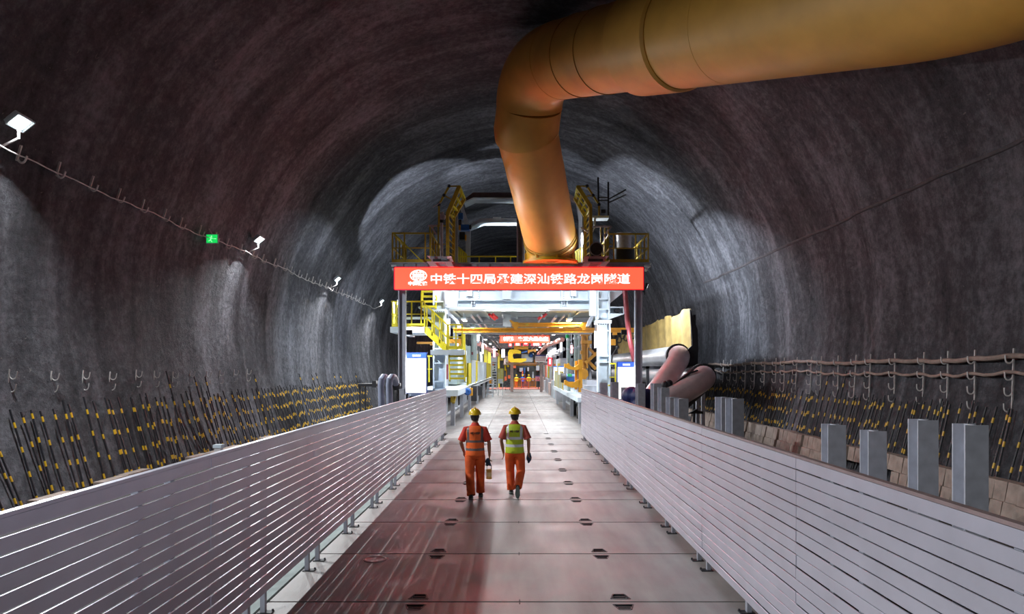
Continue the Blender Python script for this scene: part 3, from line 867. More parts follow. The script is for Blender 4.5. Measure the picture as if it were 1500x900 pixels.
m.px(684,424,692,434,30.9,.2); m.px(836,424,844,434,30.9,.2); m.px(736,424,748,440,30.9,.3)
m.build('upper_girder', M_white, t)
m = MB(); m.px(658,441,876,451,31.3,.2); m.px(650,450.5,880,453,30.8,1.0)
for u in (690,694,822,830): m.px(u,440.5,u+1.4,450.8,31.05,.3)
m.build('lower_girder', M_white, t)
m = MB()
for u0 in (701, 826):
    for k_ in range(4): m.lathe(at(u0,428+k_*3.2,30.92), [(.03,-.03),(.03,.03)], 8, 'y')
for u in (692,695,824,827):
    for v in (443,446,449): m.lathe(at(u,v,31.02), [(.025,-.03),(.025,.03)], 8, 'y')
m.build('bolts', M_grey, t)
m = MB(); m.ext([at(893,426,30.2), at(916,426,30.2), at(893,445,30.2)], (0,1.6,0)); m.build('gusset', M_lgrey, t)
m = MB(); m.prism([(893,449.5),(915,449.5),(915,451),(893,451)], 30, .8); m.prism([(893,459.5),(915,459.5),(893,467.5)], 30, .8); m.px(913.5,449.5,915,460,30,.8); m.px(893,451,914,459.5,30.5,.05); m.build('side_bracket', M_white, t)
m = MB(); m.lathe(at(906,455,30.2), [(.0,-.05),(.08,-.05),(.1,0),(.1,.2),(0,.2)], 14,'y'); m.lathe(at(902,455,30.2), [(.0,-.05),(.05,-.05),(.06,0),(.06,.2),(0,.2)], 12,'y'); m.build('horn', M_dark, t)
m = MB(); m.px(736.5,452,748,478,35.5,.5); m.px(741,461,745,470,35.46,.05); m.build('hanger', M_white, t)
m = MB(); m.prism([(652,454),(655,454),(671,469),(675,480),(671,480),(667,471),(652,458)], 31, .3); m.build('knee_brace', M_lgrey, t)
m = MB(); m.prism([(874,454),(871,454),(862,469),(859,478),(863,478),(867,471),(874,458)], 31, .3); m.build('knee_brace', M_lgrey, t)
part('side_beam', M_white, t, (592,464.5,636,467.5,31.5,.4))
# inner frames, receding
FR = [37.5, 44, 52, 61, 71, 82]
for i, y in enumerate(FR):
    t = thing('inner_frame', (0, y, 0), 'white inner frame of the gantry, %s bay behind the front girders' % ORD[i], 'frame', 'inner frames of the gantry')
    for s_ in (-1, 1):
        m = MB(); x = s_*3.95
        m.box(x-.16,x+.16,y,y+.03,1.5,5.35); m.box(x-.16,x+.16,y+.3,y+.33,1.5,5.35); m.box(x-.02,x+.02,y,y+.33,1.5,5.35); m.box(x-.13,x+.13,y-.0,y+.33,0,1.5); m.build('column', M_lgrey, t)
    m = MB(); m.box(-4.1,4.1,y,y+.3,5.05,5.09); m.box(-4.1,4.1,y,y+.3,5.35,5.4); m.box(-4.1,4.1,y+.13,y+.16,5.05,5.4); m.build('cross_beam', M_lgrey, t)
m = MB(); m.box(-4.6, 4.6, 31.9, 95, 5.42, 5.5)
for x in (-3,-1.5,0,1.5,3): m.box(x-.06,x+.06,32,94,5.3,5.42)
tag(m.build('gantry_ceiling_deck', mat('grey green deck plate', (0.3,0.35,0.34), .5)), 'grey green underside plate over the gantry passage', 'deck')
m = MB()
for x, z, r in ((-2.2,5.15,.06),(-1.9,5.18,.05),(1.2,5.15,.05),(1.9,5.1,.07),(2.3,5.16,.05),(-0.7,5.2,.04)):
    m.tube([(x,33,z),(x,90,z)], r, 8)
tag(m.build('pipe_bundle', M_silver), 'grey pipes running along the underside of the gantry ceiling', 'pipe')
# red capped pipes and odd ceiling fittings
m = MB()
for a, b in (((717,461),(725,468)),((722,461),(728,466)),((796,464),(801,459)),((789,467),(797,462))): m.tube([at(*a,33.4), at(*b,33.9)], .07, 8)
tag(m.build('sprinkler_pipe', mat('bright red pipe', (0.7,0.04,0.05), .4)), 'short bright red pipes hanging under the gantry ceiling', 'pipe')

# ceiling lamps of the passage
for i, (y, pw) in enumerate(((33.2,0.8),(40,1.0),(47.5,1.0),(56,1.1),(66,1.2),(76,1.3),(87,1.4))):
    for s_ in (-1, 1):
        x = s_*2.6
        t = thing('ceiling_lamp', (x, y, 5.0), 'white strip lamp under the gantry ceiling on the %s side, %s from the front' % ('left' if s_ < 0 else 'right', ORD[i]), 'lamp', 'strip lamps under the gantry ceiling')
        m = MB(); m.box(x-.12,x+.12,y,y+1.3,5.0,5.09); m.box(x-.03,x+.03,y+.2,y+.24,5.09,5.31); m.box(x-.03,x+.03,y+1.1,y+1.14,5.09,5.31); m.build('housing', M_white, t)
        m = MB(); m.box(x-.09,x+.09,y+.03,y+1.27,4.96,5.0); m.build('diffuser', M_tubew, t)
        lamp('AREA', 'strip_light', (x, y+.65, 4.94), (x*.8, y+.65, 0), CEIL_W*pw, (0.93,0.97,1.0), t, size=.2, size_y=1.25)
# lamp strip under the front girder lighting the deck
t = thing('work_lamp', (0,31.88,5.3), 'work lamp bar behind the lower girder lighting the deck', 'lamp')
m = MB(); m.box(-1.6,1.6,31.84,31.94,5.32,5.42); m.build('housing', M_white, t)
m = MB(); m.box(-1.55,1.55,31.86,31.92,5.30,5.32); m.build('diffuser', M_tubew, t)
lamp('AREA', 'bar_light', (0,31.89,5.28), (0,27.0,0), 300, (0.92,0.96,1.0), t, size=3.0, size_y=.08)

# flood lamps that wash the tunnel arch beside the gantry
def wash(loc, target, pw, lb, ang, col=(0.80,0.90,1.0), anchor=None):
    t = thing('wash_lamp', loc, lb, 'lamp')
    c = Vector(loc); D = (Vector(target)-c).normalized()
    S = D.cross(Vector((0,1,0))).normalized(); F = S.cross(D).normalized()
    P = [c+F*.16*a+S*.12*b for a, b in ((-1,-1),(1,-1),(1,1),(-1,1))]
    m = MB(); m.hexa([p-D*.12 for p in P]+[p-D*.01 for p in P]); m.build('housing', M_dark, t)
    m = MB(); m.hexa([c+(p-c)*.85-D*.01 for p in P]+[c+(p-c)*.85 for p in P]); m.build('lens', M_tubew, t)
    m = MB(); m.bar(c-D*.1, c-D*.1-Vector((0,0,.38)), .04); m.build('yoke', M_dark, t)
    if anchor:
        m = MB(); m.bar(c-D*.1-Vector((0,0,.25)), anchor, .05); m.build('arm', M_dark, t)
    lamp('SPOT', 'wash_beam', c+D*.03, Vector(target), pw, col, t, size=.08, angle=math.radians(ang), blend=.25)
wash((-5.0,28.9,5.4), (-9.4,29,3.8), WASH_W*.75, 'added wash lamp on the left side of the gantry, lighting the left wall', 145, anchor=(-4.5,28.2,5.2))  # added lamp, stands in for interior light spilling onto the left wall
wash((5.4,28.4,6.0), (9.4,29,4.6), WASH_W*1.05, 'added wash lamp on the right side of the gantry, lighting the right wall', 145, anchor=(4.95,28.2,5.8))  # added lamp for the same spill on the right wall
wash((-3.4,31.8,7.2), (-5.8,35.5,11.6), WASH_W*1.2, 'wash lamp on the left of the top deck, lighting the roof', 72)
wash((3.4,31.8,7.2), (7.6,33.0,9.5), WASH_W*1.3, 'wash lamp on the right of the top deck, lighting the roof', 110)
wash((-0.9,33.6,7.1), (0.5,37,13.2), WASH_W*.8, 'added wash lamp behind the open portal, lighting the crown', 80)  # added to lift the dark crown seen through the portal
# lamps on the back of the banner beam lighting the white steelwork
for s_ in (-1, 1):
    x = s_*2.1
    t = thing('girder_lamp', (x, 28.3, 6.3), 'strip lamp behind the %s half of the banner lighting the white girders' % ('left' if s_ < 0 else 'right'), 'lamp')
    m = MB(); m.box(x-.8,x+.8,28.3,28.38,6.32,6.42); m.build('housing', M_white, t)
    m = MB(); m.box(x-.78,x+.78,28.38,28.40,6.33,6.41); m.build('diffuser', M_tubew, t)
    m = MB(); m.box(x-.05,x+.05,28.25,28.38,6.42,6.74); m.build('bracket', M_grey, t)
    lamp('AREA', 'girder_light', (x,28.42,6.37), (x,30.2,4.9), 130, (.86,.93,1.0), t, size=1.5, size_y=.08)
wash((-4.75,36.5,4.6), (-9.4,40,4.0), WASH_W*.6, 'added wash lamp on the left flank deeper along the gantry, lighting the left wall', 130, anchor=(-4.1,37.5,4.6))  # unseen lamp added to brighten the wall behind the left post
wash((-1.0,42,5.92), (0,62,12.5), WASH_W*.8, 'added wash lamp on the passage roof, lighting the crown beyond the portal', 100)  # unseen lamp added so the far crown is not black
for s_ in (-1, 1):  # unseen lamps added to brighten the lower white columns
    x = s_*4.45
    t = thing('post_fill_lamp', (x,28.3,4.0), 'small added lamp on the back of the %s front post lighting the white column' % ('left' if s_ < 0 else 'right'), 'lamp')
    m = MB(); m.box(x-.12,x+.12,28.28,28.36,4.0,4.2); m.build('housing', M_dark, t)
    m = MB(); m.box(x-.1,x+.1,28.36,28.37,4.02,4.18); m.build('lens', M_tubew, t)
    lamp('AREA', 'post_fill_light', (x,28.39,4.1), (s_*3.4,29.8,2.9), 110, (.85,.92,1.0), t, size=.2, size_y=.15)
# vertical led tubes
def led(u, v0, v1, d, lb, m_=None, r=.05, pw=0):
    t = thing('led_tube', at(u,v1,d), lb, 'lamp', 'upright tube lamps on the gantry')
    a = at(u,v1,d); b = at(u,v0,d)
    m = MB(); m.tube([a, b], r, 10); m.build('tube', m_ or M_tubew, t)
    m = MB(); m.box(a.x-r, a.x+r, d+r*.6, d+r*2.2, a.z-.08, b.z+.08)
    for q in (a, b): m.lathe(q+Vector((0,0,-.05)), [(r*1.15,0),(r*1.15,.1)], 10)
    m.build('holder', M_lgrey, t)
    m = MB(); m.box(a.x-.02,a.x+.02,d+r*2.2,d+r*2.2+.03,*((6.84,b.z) if b.z > 6 else (a.z,5.42))); m.build('hanger', M_lgrey, t)
    if pw: lamp('POINT', 'tube_glow', at(u,(v0+v1)/2,d-.35), (0,0,0), pw, (.95,.97,1), t, size=.15)
led(656.5,469,490,30.4,'upright white tube lamp beside the left gantry column', r=.075, pw=60)
led(852.6,343,360,31.0,'upright white tube lamp on the top deck right of the duct', r=.04, pw=150)
led(872.5,487,508,33,'upright white tube lamp beside the right gantry column', r=.06, pw=60)
led(700.5,489,501,40,'upright white tube lamp deep in the left of the gantry', r=.06)
led(837.5,505,519,40,'upright pinkish tube lamp between grey pipes on the right', M_tuber, r=.06)
led(707,505,518,50,'upright tube lamp above the yellow panels on the left', r=.07)
led(724,510,524,62,'far pink upright tube lamp on the left of the passage', M_tuber, r=.12)
led(737,512,524,70,'far bright upright tube lamp on the left of the passage', r=.16)
led(822,498,516,50,'far bright upright tube lamp on the right of the passage', r=.06)

# ------------------------------------------------------------------ stairs and gallery on the left
railing(574, 622, 442, 479, 28.8, [575,581,603,617,622], 'yellow railing of the raised gallery left of the gantry column', m_=M_yel, y_back=31.0, sides=(0,))
t = thing('gallery_platform', at(597,487,29), 'white platform of the raised gallery on the left of the gantry', 'platform')
part('slab', M_white, t, (571.5,479,621.5,487.5,28.7,2.6))
part('support', M_lgrey, t, (592,487,600,492,29.5,1.5),(621,479,637,483,29.8,.6))
def stair(name, p0, p1, width_vec, n, m_, lb, hand=None, sw=.2, tread=.24):
    t = thing(name, p1, lb, 'stairs')
    p0 = Vector(p0); p1 = Vector(p1); W = Vector(width_vec)
    for o_ in (Vector((0,0,0)), W):
        m = MB(); m.bar(p0+o_, p1+o_, .05, sw); m.build('stringer', m_, t)
    for i in range(n):
        c = p0+(p1-p0)*((i+.5)/n)
        dirx = Vector((p1.x-p0.x, p1.y-p0.y, 0)); dirx = dirx.normalized() if dirx.length > .01 else Vector((0,-1,0))
        m = MB(); m.hexa([c+dirx*a*tread/2+W*b+Vector((0,0,z)) for z in (-.04,.04) for a,b in ((-1,0),(1,0),(1,1),(-1,1))]); m.build('tread', m_, t)
    if hand:
        for o_ in ((Vector((0,0,0)), W) if hand[1] == 2 else (Vector((0,0,0)),)):
            m = MB()
            for h in (hand[0], hand[0]*.5): m.bar(p0+o_+Vector((0,0,h)), p1+o_+Vector((0,0,h)), .05)
            m.build('hand_rail', m_, t)
            for i in range(4):
                c = p0+(p1-p0)*(i/3)+o_
                m = MB(); m.bar(c, c+Vector((0,0,hand[0])), .05); m.build('upright', m_, t)
    return t
stair('steel_stairs', at(622,482,28.75), at(655,513,28.75), (0,.75,0), 7, M_yel, 'yellow stairs coming down from the raised gallery to the white landing', (1.05, 2), .24)
stair('steel_stairs', at(622,426,30.5)+Vector((0,0,.5)), at(622,443,30.5)+Vector((.0,-1.0,-.4)), (.62,0,0), 6, M_yel, 'yellow stairs rising from the gallery to the top deck behind the left post', (.7,1), .16)
t = thing('stair_landing', at(656,520,29), 'white landing between the two yellow stairs beside the left column', 'platform')
part('slab', M_white, t, (630.5,513,680,520,28.5,1.4))
railing(655, 678, 476, 512, 28.6, [656,668,677], 'yellow railing on the white landing beside the left column', m_=M_yel, kick=True)
stair('steel_stairs', at(657.5,519,28.9), at(659,558,28.2), (.62,0,0), 6, M_yel, 'steep yellow stairs from the white landing down to the gantry platform', None, .14, .2)
m = MB(); m.path([at(679.5,490,29.2), at(680.5,520,29.0), at(682,552,28.5)], .11); tag(m.build('handrail', M_yel), 'thick yellow handrail on the right side of the steep stairs', 'handrail')
t = thing('gantry_platform', (-3.0, 34, 1.3), 'white walkway platform along the left side of the passage', 'platform')
m = MB(); m.box(-4.6,-2.55,29.0,36.5,1.60,1.66); m.box(-2.6,-2.5,29.0,36.5,1.42,1.68); m.box(-4.6,-2.5,28.95,29.05,1.42,1.68); m.build('slab', M_white, t)
m = MB(); m.box(-4.6,-2.75,36.5,80,1.52,1.58); m.box(-2.82,-2.75,36.5,80,1.38,1.6); m.build('slab', M_white, t)
for y in (31,36,42,50,60,70):
    m = MB(); m.box(-3.0,-2.82,y,y+.2,0,1.4); m.box(-3.6,-2.82,y,y+.2,1.28,1.4); m.build('leg', M_lgrey, t)
t = thing('gantry_platform', (3.0, 34, 1.1), 'white walkway platform along the right side of the passage', 'platform')
m = MB(); m.box(2.75,4.6,30.5,52,1.22,1.28); m.box(2.72,2.78,30.5,52,1.08,1.30); m.box(2.75,4.6,30.45,30.5,1.08,1.30); m.build('slab', M_white, t)
for y in (32,37,43,50):
    m = MB(); m.box(2.9,3.08,y,y+.2,0,1.1); m.box(2.9,3.6,y,y+.2,.98,1.1); m.build('leg', M_lgrey, t)
m = MB()
for y in (32.2,34.5,37.2): m.lathe((3.2,y+.5,.35), [(0,-.12),(.3,-.12),(.34,-.09),(.34,.09),(.3,.12),(0,.12)], 18, 'x')
tag(m.build('roller', M_dark), 'dark rollers under the right walkway platform', 'roller')
t = thing('step_block', (3.4, 31.5, 1.28), 'white stepped machine base on the right walkway platform', 'base')
m = MB(); m.box(3.3,4.4,33.5,39,1.28,1.75); m.box(3.55,4.4,34.5,39,1.75,2.0)
for q in range(6): m.box(3.28,3.3,33.6+q*.9,34.2+q*.9,1.33,1.7)
m.build('base', M_lgrey, t)
# rollers and blue wheel below the left platform
t = thing('bogie_wheel', at(685,583,34), 'blue wheel bogie with an orange guard under the left walkway platform', 'wheel')
m = MB(); m.lathe(at(685,574,33.5), [(0,-.1),(.1,-.12),(.18,-.08),(.18,.12),(0,.12)], 18, 'y'); m.build('wheel', M_blue, t)
m = MB(); m.px(688,569,692,580,33.5,.3); m.build('guard', M_oran, t)
m = MB(); m.px(690,566,698,588,34,.4); m.px(700,566,706,580,36,.4); m.build('frame', M_dark, t)
m = MB(); m.px(660,573,664,590,30,.3); m.bar(at(664,590,30), at(667,578,30.5), .12); tag(m.build('track_guide', M_gold), 'dirty yellow guide at the front of the left gantry wheels', 'guide')
# railing panels along the left walkway
for i, (y0, y1, m_, lb) in enumerate(((40.2,43.3,M_yel,'first and nearest yellow panel of the left walkway parapet'),(43.4,47.8,M_white,'first white panel of the left walkway parapet'),(47.9,50.2,M_yel,'second yellow panel of the left walkway parapet'),(50.3,64.5,M_white,'long second white panel of the left walkway parapet'),(64.6,75,M_yel,'far third yellow panel of the left walkway parapet'))):
    t = thing('parapet_panel', (-2.9,(y0+y1)/2,1.6), lb, 'panel')
    m = MB(); m.box(-2.92,-2.88,y0,y1,1.66,3.08); n = max(3, int((y1-y0)/.5))
    for q in range(n): m.box(-2.88,-2.865,y0+(y1-y0)*q/n,y0+(y1-y0)*(q+.5)/n,1.7,3.04)
    m.build('sheet', m_, t)
    m = MB(); m.box(-2.95,-2.85,y0,y1,3.08,3.14); m.box(-2.95,-2.85,y0,y0+.07,1.58,3.1); m.build('frame', m_, t)
m = MB()
x0 = -2.72
for s_ in (0, .5): m.bar((x0+s_, 74.5, 0), (x0+s_, 75.1, 3.3), .07)
for q in range(11): m.bar((x0, 74.55+q*.05, .25+q*.29), (x0+.5, 74.55+q*.05, .25+q*.29), .06, .12)
tag(m.build('access_ladder', M_white), 'white access ladder from the passage floor to the left walkway', 'ladder')
t = thing('step_stool', (-2.2, 62, 0), 'low white step frame on the floor beside the left walkway', 'steps')
m = MB()
for q in range(4): m.box(-2.75,-2.2+q*.0,61.5+q*.5,61.9+q*.5,.25+.28*q,.31+.28*q)
m.build('tread', M_white, t)
m = MB()
for x in (-2.75,-2.2):
    for y in (61.5,63.4): m.box(x-.03,x+.03,y-.03,y+.03,0,.25+.28*(0 if y < 62 else 3))
m.build('leg', M_white, t)

# ------------------------------------------------------------------ crane beams
t = thing('crane_beam', at(800,487,34), 'long orange yellow crane beam spanning the passage under the ceiling', 'beam')
m = MB(); m.px(664,480.5,931,481.8,34,.35); m.px(664,485.8,931,487.2,34,.35); m.px(664,481.8,931,485.8,34.12,.1); m.build('lower_beam', M_oran, t)
m = MB(); m.px(750,473,863,474.2,33.9,.3); m.px(750,477.8,863,479,33.9,.3); m.px(750,474,863,478,34,.1); m.build('upper_beam', M_oran, t)
for P in (((746,469),(749,469),(753,472),(759,472),(759,479),(757,484),(754,484),(752,477)),((868,467),(866,467),(860,472),(850,473),(850,478),(854,484),(857,484),(860,477))):
    m = MB(); m.prism(P, 33.8, .5); m.build('end_carriage', M_oran, t)
m = MB()
for u in range(672, 746, 5): m.px(u,482.5,u+2,485,34.08,.05)
m.px(770,474.5,774,477,33.85,.1); m.build('fittings', M_gold, t)
m = MB(); m.px(668,487.2,868,489.8,34.6,.4); tag(m.build('shade_strip', M_grey), 'grey strip for the shade just under the orange crane beam', 'beam')  # grey strip put in for the shade below the crane beam
m = MB(); m.px(610.5,501,633,504,32,.25); m.px(630,503,633,506,32,.3); tag(m.build('jib_beam', M_oran), 'short orange jib beam end left of the gantry column', 'beam')
m = MB(); m.path([at(704,490,36), at(712,494,36), at(722,497,36), at(732,495,36)], .09); m.path([at(706,488,36.3), at(716,491,36.3), at(731,492,36.3)], .06)
tag(m.build('cable_loop', M_black), 'black cable loop hanging left of the inner red sign', 'cable')

# orange column with braces and claw on the right
t = thing('crane_column', at(858,557,36), 'orange braced crane column on the right walkway platform', 'column')
m = MB(); m.px(852.5,489,855,556,36,.4); m.px(859,489,861.5,540,36,.4); m.px(855,489,859,548,36.2,.08); m.px(851,489,864,492,35.9,.6); m.px(852,499,867,504,35.8,.6); m.px(851,514,856,519,35.8,.5); m.px(860,504,864,510,35.9,.4); m.build('column', M_oran, t)
m = MB(); m.bar(at(857,532,35.9), at(876,516,35.9), .14, .16); m.bar(at(863,511,36.2), at(872,520,36.2), .14, .14); m.bar(at(862,530,36.2), at(873,541,36.2), .16, .16); m.build('brace', M_oran, t)
m = MB(); m.prism([(855,540),(861,543),(862,550),(858,556),(852,556),(852,542)], 35.7, .4); m.build('foot', M_oran, t)
m = MB(); m.lathe(at(874,533,37), [(.12,-.15),(.36,-.15),(.42,-.1),(.42,.1),(.36,.15),(.12,.15),(.12,-.15)], 24, 'y', False); tag(m.build('hose_reel', M_black), 'black hose reel between the orange column and the white column', 'reel')
t = thing('segment_grab', at(845,575,32.5), 'orange C shaped segment grab standing on the right walkway', 'grab')
m = MB(); m.px(848,527,853.2,575,32.5,.5); m.px(842.5,529,846,571,32.8,.3); m.build('back_post', M_oran, t)
m = MB(); m.prism([(827,533),(831,533.5),(833,532),(836,536.5),(841,538),(848,534),(848,541.5),(843,543),(833,541),(829,538.5),(827,539)], 32.4, .5); m.build('upper_claw', M_oran, t)
m = MB(); m.prism([(827,558),(829,557),(834,560),(842,560),(848,556),(848,568),(838,568.5),(831,566),(829,564),(827,564)], 32.4, .5); m.build('lower_claw', M_oran, t)
t = thing('pump_motor', at(834,560,34), 'blue pump motor between the claws of the orange grab', 'motor')
m = MB(); m.lathe(at(836,554,34), [(0,-.35),(.16,-.35),(.2,-.3),(.2,.3),(.14,.36),(0,.36)], 18, 'x'); m.build('motor', M_blue, t)
m = MB(); m.lathe(at(829,554,34), [(0,-.25),(.22,-.25),(.24,-.2),(.24,.0),(0,.0)], 18, 'x'); m.px(828,558,840,561.5,33.9,.4); m.build('pump', M_dark, t)
m = MB(); m.box(*[at(834,551,33.9).x-.1, at(834,551,33.9).x+.12], 33.75,33.85, at(0,552,33.9).z,at(0,548,33.9).z); m.build('valve', mat('green valve', (0.05,0.4,0.15), .4), t)
# grey green pipes, right; hydraulic packs, left
M_gg = mat('grey green machine paint', (0.36,0.43,0.42), .45, 0, .12, 4)
for i, (u, r, v0, v1, d, lb) in enumerate(((833,.11,492,535,40,'slim grey green upright pipe with a green cap'),(845,.17,490,527,39,'thick grey green upright pipe left of the orange column'),(849.5,.1,488,527,38,'thin grey upright pipe touching the orange column'))):
    t = thing('riser_pipe', at(u,v1,d), lb, 'pipe')
    m = MB(); m.tube([Vector((at(u,v1,d).x,d,1.28)), at(u,v0,d)], r, 14); m.build('pipe', M_gg, t)
    for v in (v0+6, v0+20):
        m = MB(); m.lathe(at(u,v,d), [(r,-.05),(r*1.35,-.05),(r*1.35,.05),(r,.05)], 14); m.build('flange', M_lgrey, t)
    if i == 0:
        m = MB(); m.lathe(at(831,493,39.8), [(.0,-.1),(.09,-.1),(.09,.16),(0,.16)], 10); m.build('cap', mat('green cap', (0.02,0.5,0.12), .4), t)
t = thing('hydraulic_cabinet', at(683,529,38), 'grey green hydraulic cabinet with dark hoses behind the yellow stairs', 'cabinet')
m = MB(); m.px(682,504,689,532,38,.8); m.px(690,489,698,528,38.6,.6); m.px(691,496,697,527,38.55,.05); m.build('body', M_gg, t)
m = MB()
for q in range(9):
    a = at(680+q*1.1,490+random.uniform(-2,2),37.6); b = at(680.5+q*1.05,503+random.uniform(0,5),37.7); m.tube([a, (a+b)/2+Vector((random.uniform(-.06,.06),-.1,0)), b], .05, 6)
m.build('hoses', M_black, t)
m = MB(); m.px(690.5,516,693,520,38.5,.1); m.build('gauge', M_red, t)
m = MB(); m.px(655,497,676,503,35,.3); m.px(672,496,675,507,34.9,.5); tag(m.build('winch_arm', M_oran), 'orange winch arm behind the landing railing', 'winch')
m = MB(); m.px(653,534,656,556,31,.2); tag(m.build('fire_pipe', M_red), 'dark red upright pipe beside the lower white column', 'pipe')
for i, (u0,u1,v0,v1,d,lb) in enumerate(((709,714,509,554,70,'nearer upright yellow cabinet on the left walkway'),(714.8,719,509,552.5,79,'farther upright yellow cabinet on the left walkway'),(729,732,513,568.5,92,'thin yellow cabinet far along the left walkway'))):
    t = thing('yellow_cabinet', at((u0+u1)/2,v1,d), lb, 'cabinet')
    part('body', M_yel, t, (u0,v0,u1,v1,d,.7)); part('door', M_yel, t, (u0+.6,v0+1,u1-.6,v0+17,d-.03,.03)); part('handle', M_dark, t, (u1-1.3,v0+8,u1-.9,v0+10,d-.07,.04))
part_t = thing('control_box', at(721,531,76), 'grey control box on the left walkway parapet', 'box')
part('body', M_lgrey, part_t, (719,522,728,531,76,.5)); part('door', M_white, part_t, (720,523,727,530,75.96,.04)); part('pedestal', M_lgrey, part_t, (719,531,721,552.8,76,.1))
t = thing('mesh_gate', at(733,566,66), 'yellow framed mesh gate beside the white ladder', 'gate')
m = MB(); m.px(728.5,540,737.5,541,66,.08); m.px(728.5,554,737.5,555,66,.08); m.px(728.5,540,729.3,560,66,.08); m.px(736.7,540,737.5,560,66,.08); m.px(732.6,540,733.2,555,66,.08); m.build('frame', M_yel, t)
m = MB(); m.px(729.3,541,732.6,554,66.05,.02); m.px(733.2,541,736.7,554,66.05,.02); m.build('infill', mat('pale yellow mesh', (.6,.6,.25), .5), t)
m = MB(); m.px(728.8,555,737.2,562,66.05,.3); m.build('base', M_white, t)
for u in (729.2, 735.8):
    part('leg', M_white, t, (u,562,u+1,579.4,66.1,.1))

# ------------------------------------------------------------------ backlit boards
def board(u0, u1, v0, v1, d, lb, yaw):
    a = at(u0,v1,d); b = at(u1,v0,d); W = b.x-a.x; H = b.z-a.z
    t = thing('display_board', ((a.x+b.x)/2, d, a.z), lb, 'board')
    c = Vector(((a.x+b.x)/2, d, 0)); z0 = a.z
    m = MB(); m.box(c.x-W/2-.03,c.x+W/2+.03,d+.0,d+.1,z0-.03,z0+H+.03); m.build('case', mat('blue board frame', (.05,.1,.4), .4), t)
    m = MB(); m.box(c.x-W/2,c.x+W/2,d-.012,d,z0,z0+H*.87); m.build('panel', M_screen, t)
    m = MB(); m.box(c.x-W/2,c.x+W/2,d-.012,d,z0+H*.875,z0+H); m.build('header', M_hdr, t)
    m = MB()
    for q in range(5): m.box(c.x-W*.2+q*W*.09,c.x-W*.2+q*W*.09+W*.06,d-.02,d-.01,z0+H*.91,z0+H*.96)
    m.build('header_marks', M_ledw, t)
    m = MB(); m.box(c.x-W/2+.05,c.x-W/2+.1,d+.02,d+.07,0,z0); m.build('leg', M_lgrey, t)
    m = MB(); m.box(c.x+W/2-.1,c.x+W/2-.05,d+.02,d+.07,0,z0); m.build('leg', M_lgrey, t)
    t.rotation_euler.z = yaw
    lamp('AREA', 'board_light', (c.x, d-.05, z0+H/2), (c.x, 0, z0+H/2), 45, (.97,.97,1.0), t, size=W*.9, size_y=H*.8)
    return t
board(595.5,624.5,517.5,576,28.6,'white backlit board with a blue header left of the gantry column',-.12)
board(904.5,930,531,585,28.5,'white backlit board with a blue header right of the gantry column',.12)
railing(626, 633, 522, 560, 30.5, [628.5], 'short yellow railing right of the left backlit board', m_=M_yel, kick=False)
railing(893, 903, 533, 573, 29.5, [901.5], 'short yellow railing left of the right backlit board', m_=M_yel, kick=False)
t = thing('electric_box', at(898,582,29), 'small white electric box beside the right backlit board', 'box')
part('body', M_white, t, (893.5,566,899,584,29,.3)); part('door', M_lgrey, t, (894.2,568,898.3,582,28.97,.03)); part('cap', M_yel, t, (892,564,898,566,28.95,.4)); part('pedestal', M_lgrey, t, (895,584,898,631,29.1,.1))

# ------------------------------------------------------------------ the far end of the passage
t = thing('led_sign', at(768,502,50), 'small red lit sign hanging deep inside the gantry passage', 'sign')
part('case', mat('orange red case', (.7,.12,.02), .4), t, (731.5,491.5,805.5,502.8,50,.3))
part('face', mat('red led face, inner', (.6,.05,.03), .4, emis=(1.0,.05,.035), estr=6, var=.02), t, (733,492.8,804,500.6,49.97,.03))
text('安互大品心立', .30, at(781,496.6,49.93), M_ledw, t, bold=.02, width=44*.05, ext=.01)
text('中国铁建', .30, at(745,496.8,49.93), M_ledw, t, bold=.03, width=15*.05, ext=.01)
m = MB(); m.px(740,487,741,492,50.1,.1); m.px(796,487,797,492,50.1,.1); m.build('hanger', M_dark, t)
for i, (u0,u1,v0,v1,s_,lb) in enumerate(((745,750,503,508,'口','small square red sign under the left of the inner lit sign'),(753.5,763,502.8,506.5,'口口','small wide red sign under the inner lit sign, second from left'),(766,774,499,506.5,'品','small tall red sign under the middle of the inner lit sign'),(778,793,502.5,506.8,'口口','wide red sign under the right of the inner lit sign'))):
    t = thing('red_sign', at((u0+u1)/2,v1,50.3), lb, 'sign')
    part('face', mat('red sign face', (.7,.03,.04), .4, emis=(1.0,.03,.05), estr=1.6, var=.02), t, (u0,v0,u1,v1,50.3,.08))
    c = at((u0+u1)/2,v0,50.45); m = MB(); m.box(c.x-.03,c.x+.03,50.36,50.42,c.z-.05,5.42); m.build('hanger', M_dark, t)
    text(s_, .16, at((u0+u1)/2,(v0+v1)/2,50.27), M_ledw, t, bold=.02, width=(u1-u0)*.6*.0503, ext=.01)
t = thing('lit_notice', at(806,537,66), 'upright red lit notice at the right of the passage', 'sign')
part('face', mat('red sign face', (.7,.03,.04)), t, (802.5,523.5,809,536.5,66,.1)); part('window', M_ledw, t, (804.5,526,807,534,65.97,.03))
t = thing('light_cluster', at(808,523,64), 'dazzling white lamp cluster on the right of the passage', 'lamp')
m = MB()
for u, v in ((803,517),(806,514),(809,512),(812,510.5),(805,520),(809,518),(812.5,516)): m.px(u,v,u+2.3,v+3,64,.1)
m.build('lamps', M_tubew, t)
m = MB(); m.px(802,509,815.5,524,64.1,.1); m.build('backplate', M_lgrey, t)
c = at(808,509,64.1); m = MB(); m.box(c.x-.04,c.x+.04,64.1,64.16,c.z,5.42); m.build('hanger', M_lgrey, t)
t = thing('erector_clamp', at(757,531,70), 'bright yellow C shaped clamp of the erector hanging in the passage', 'clamp')
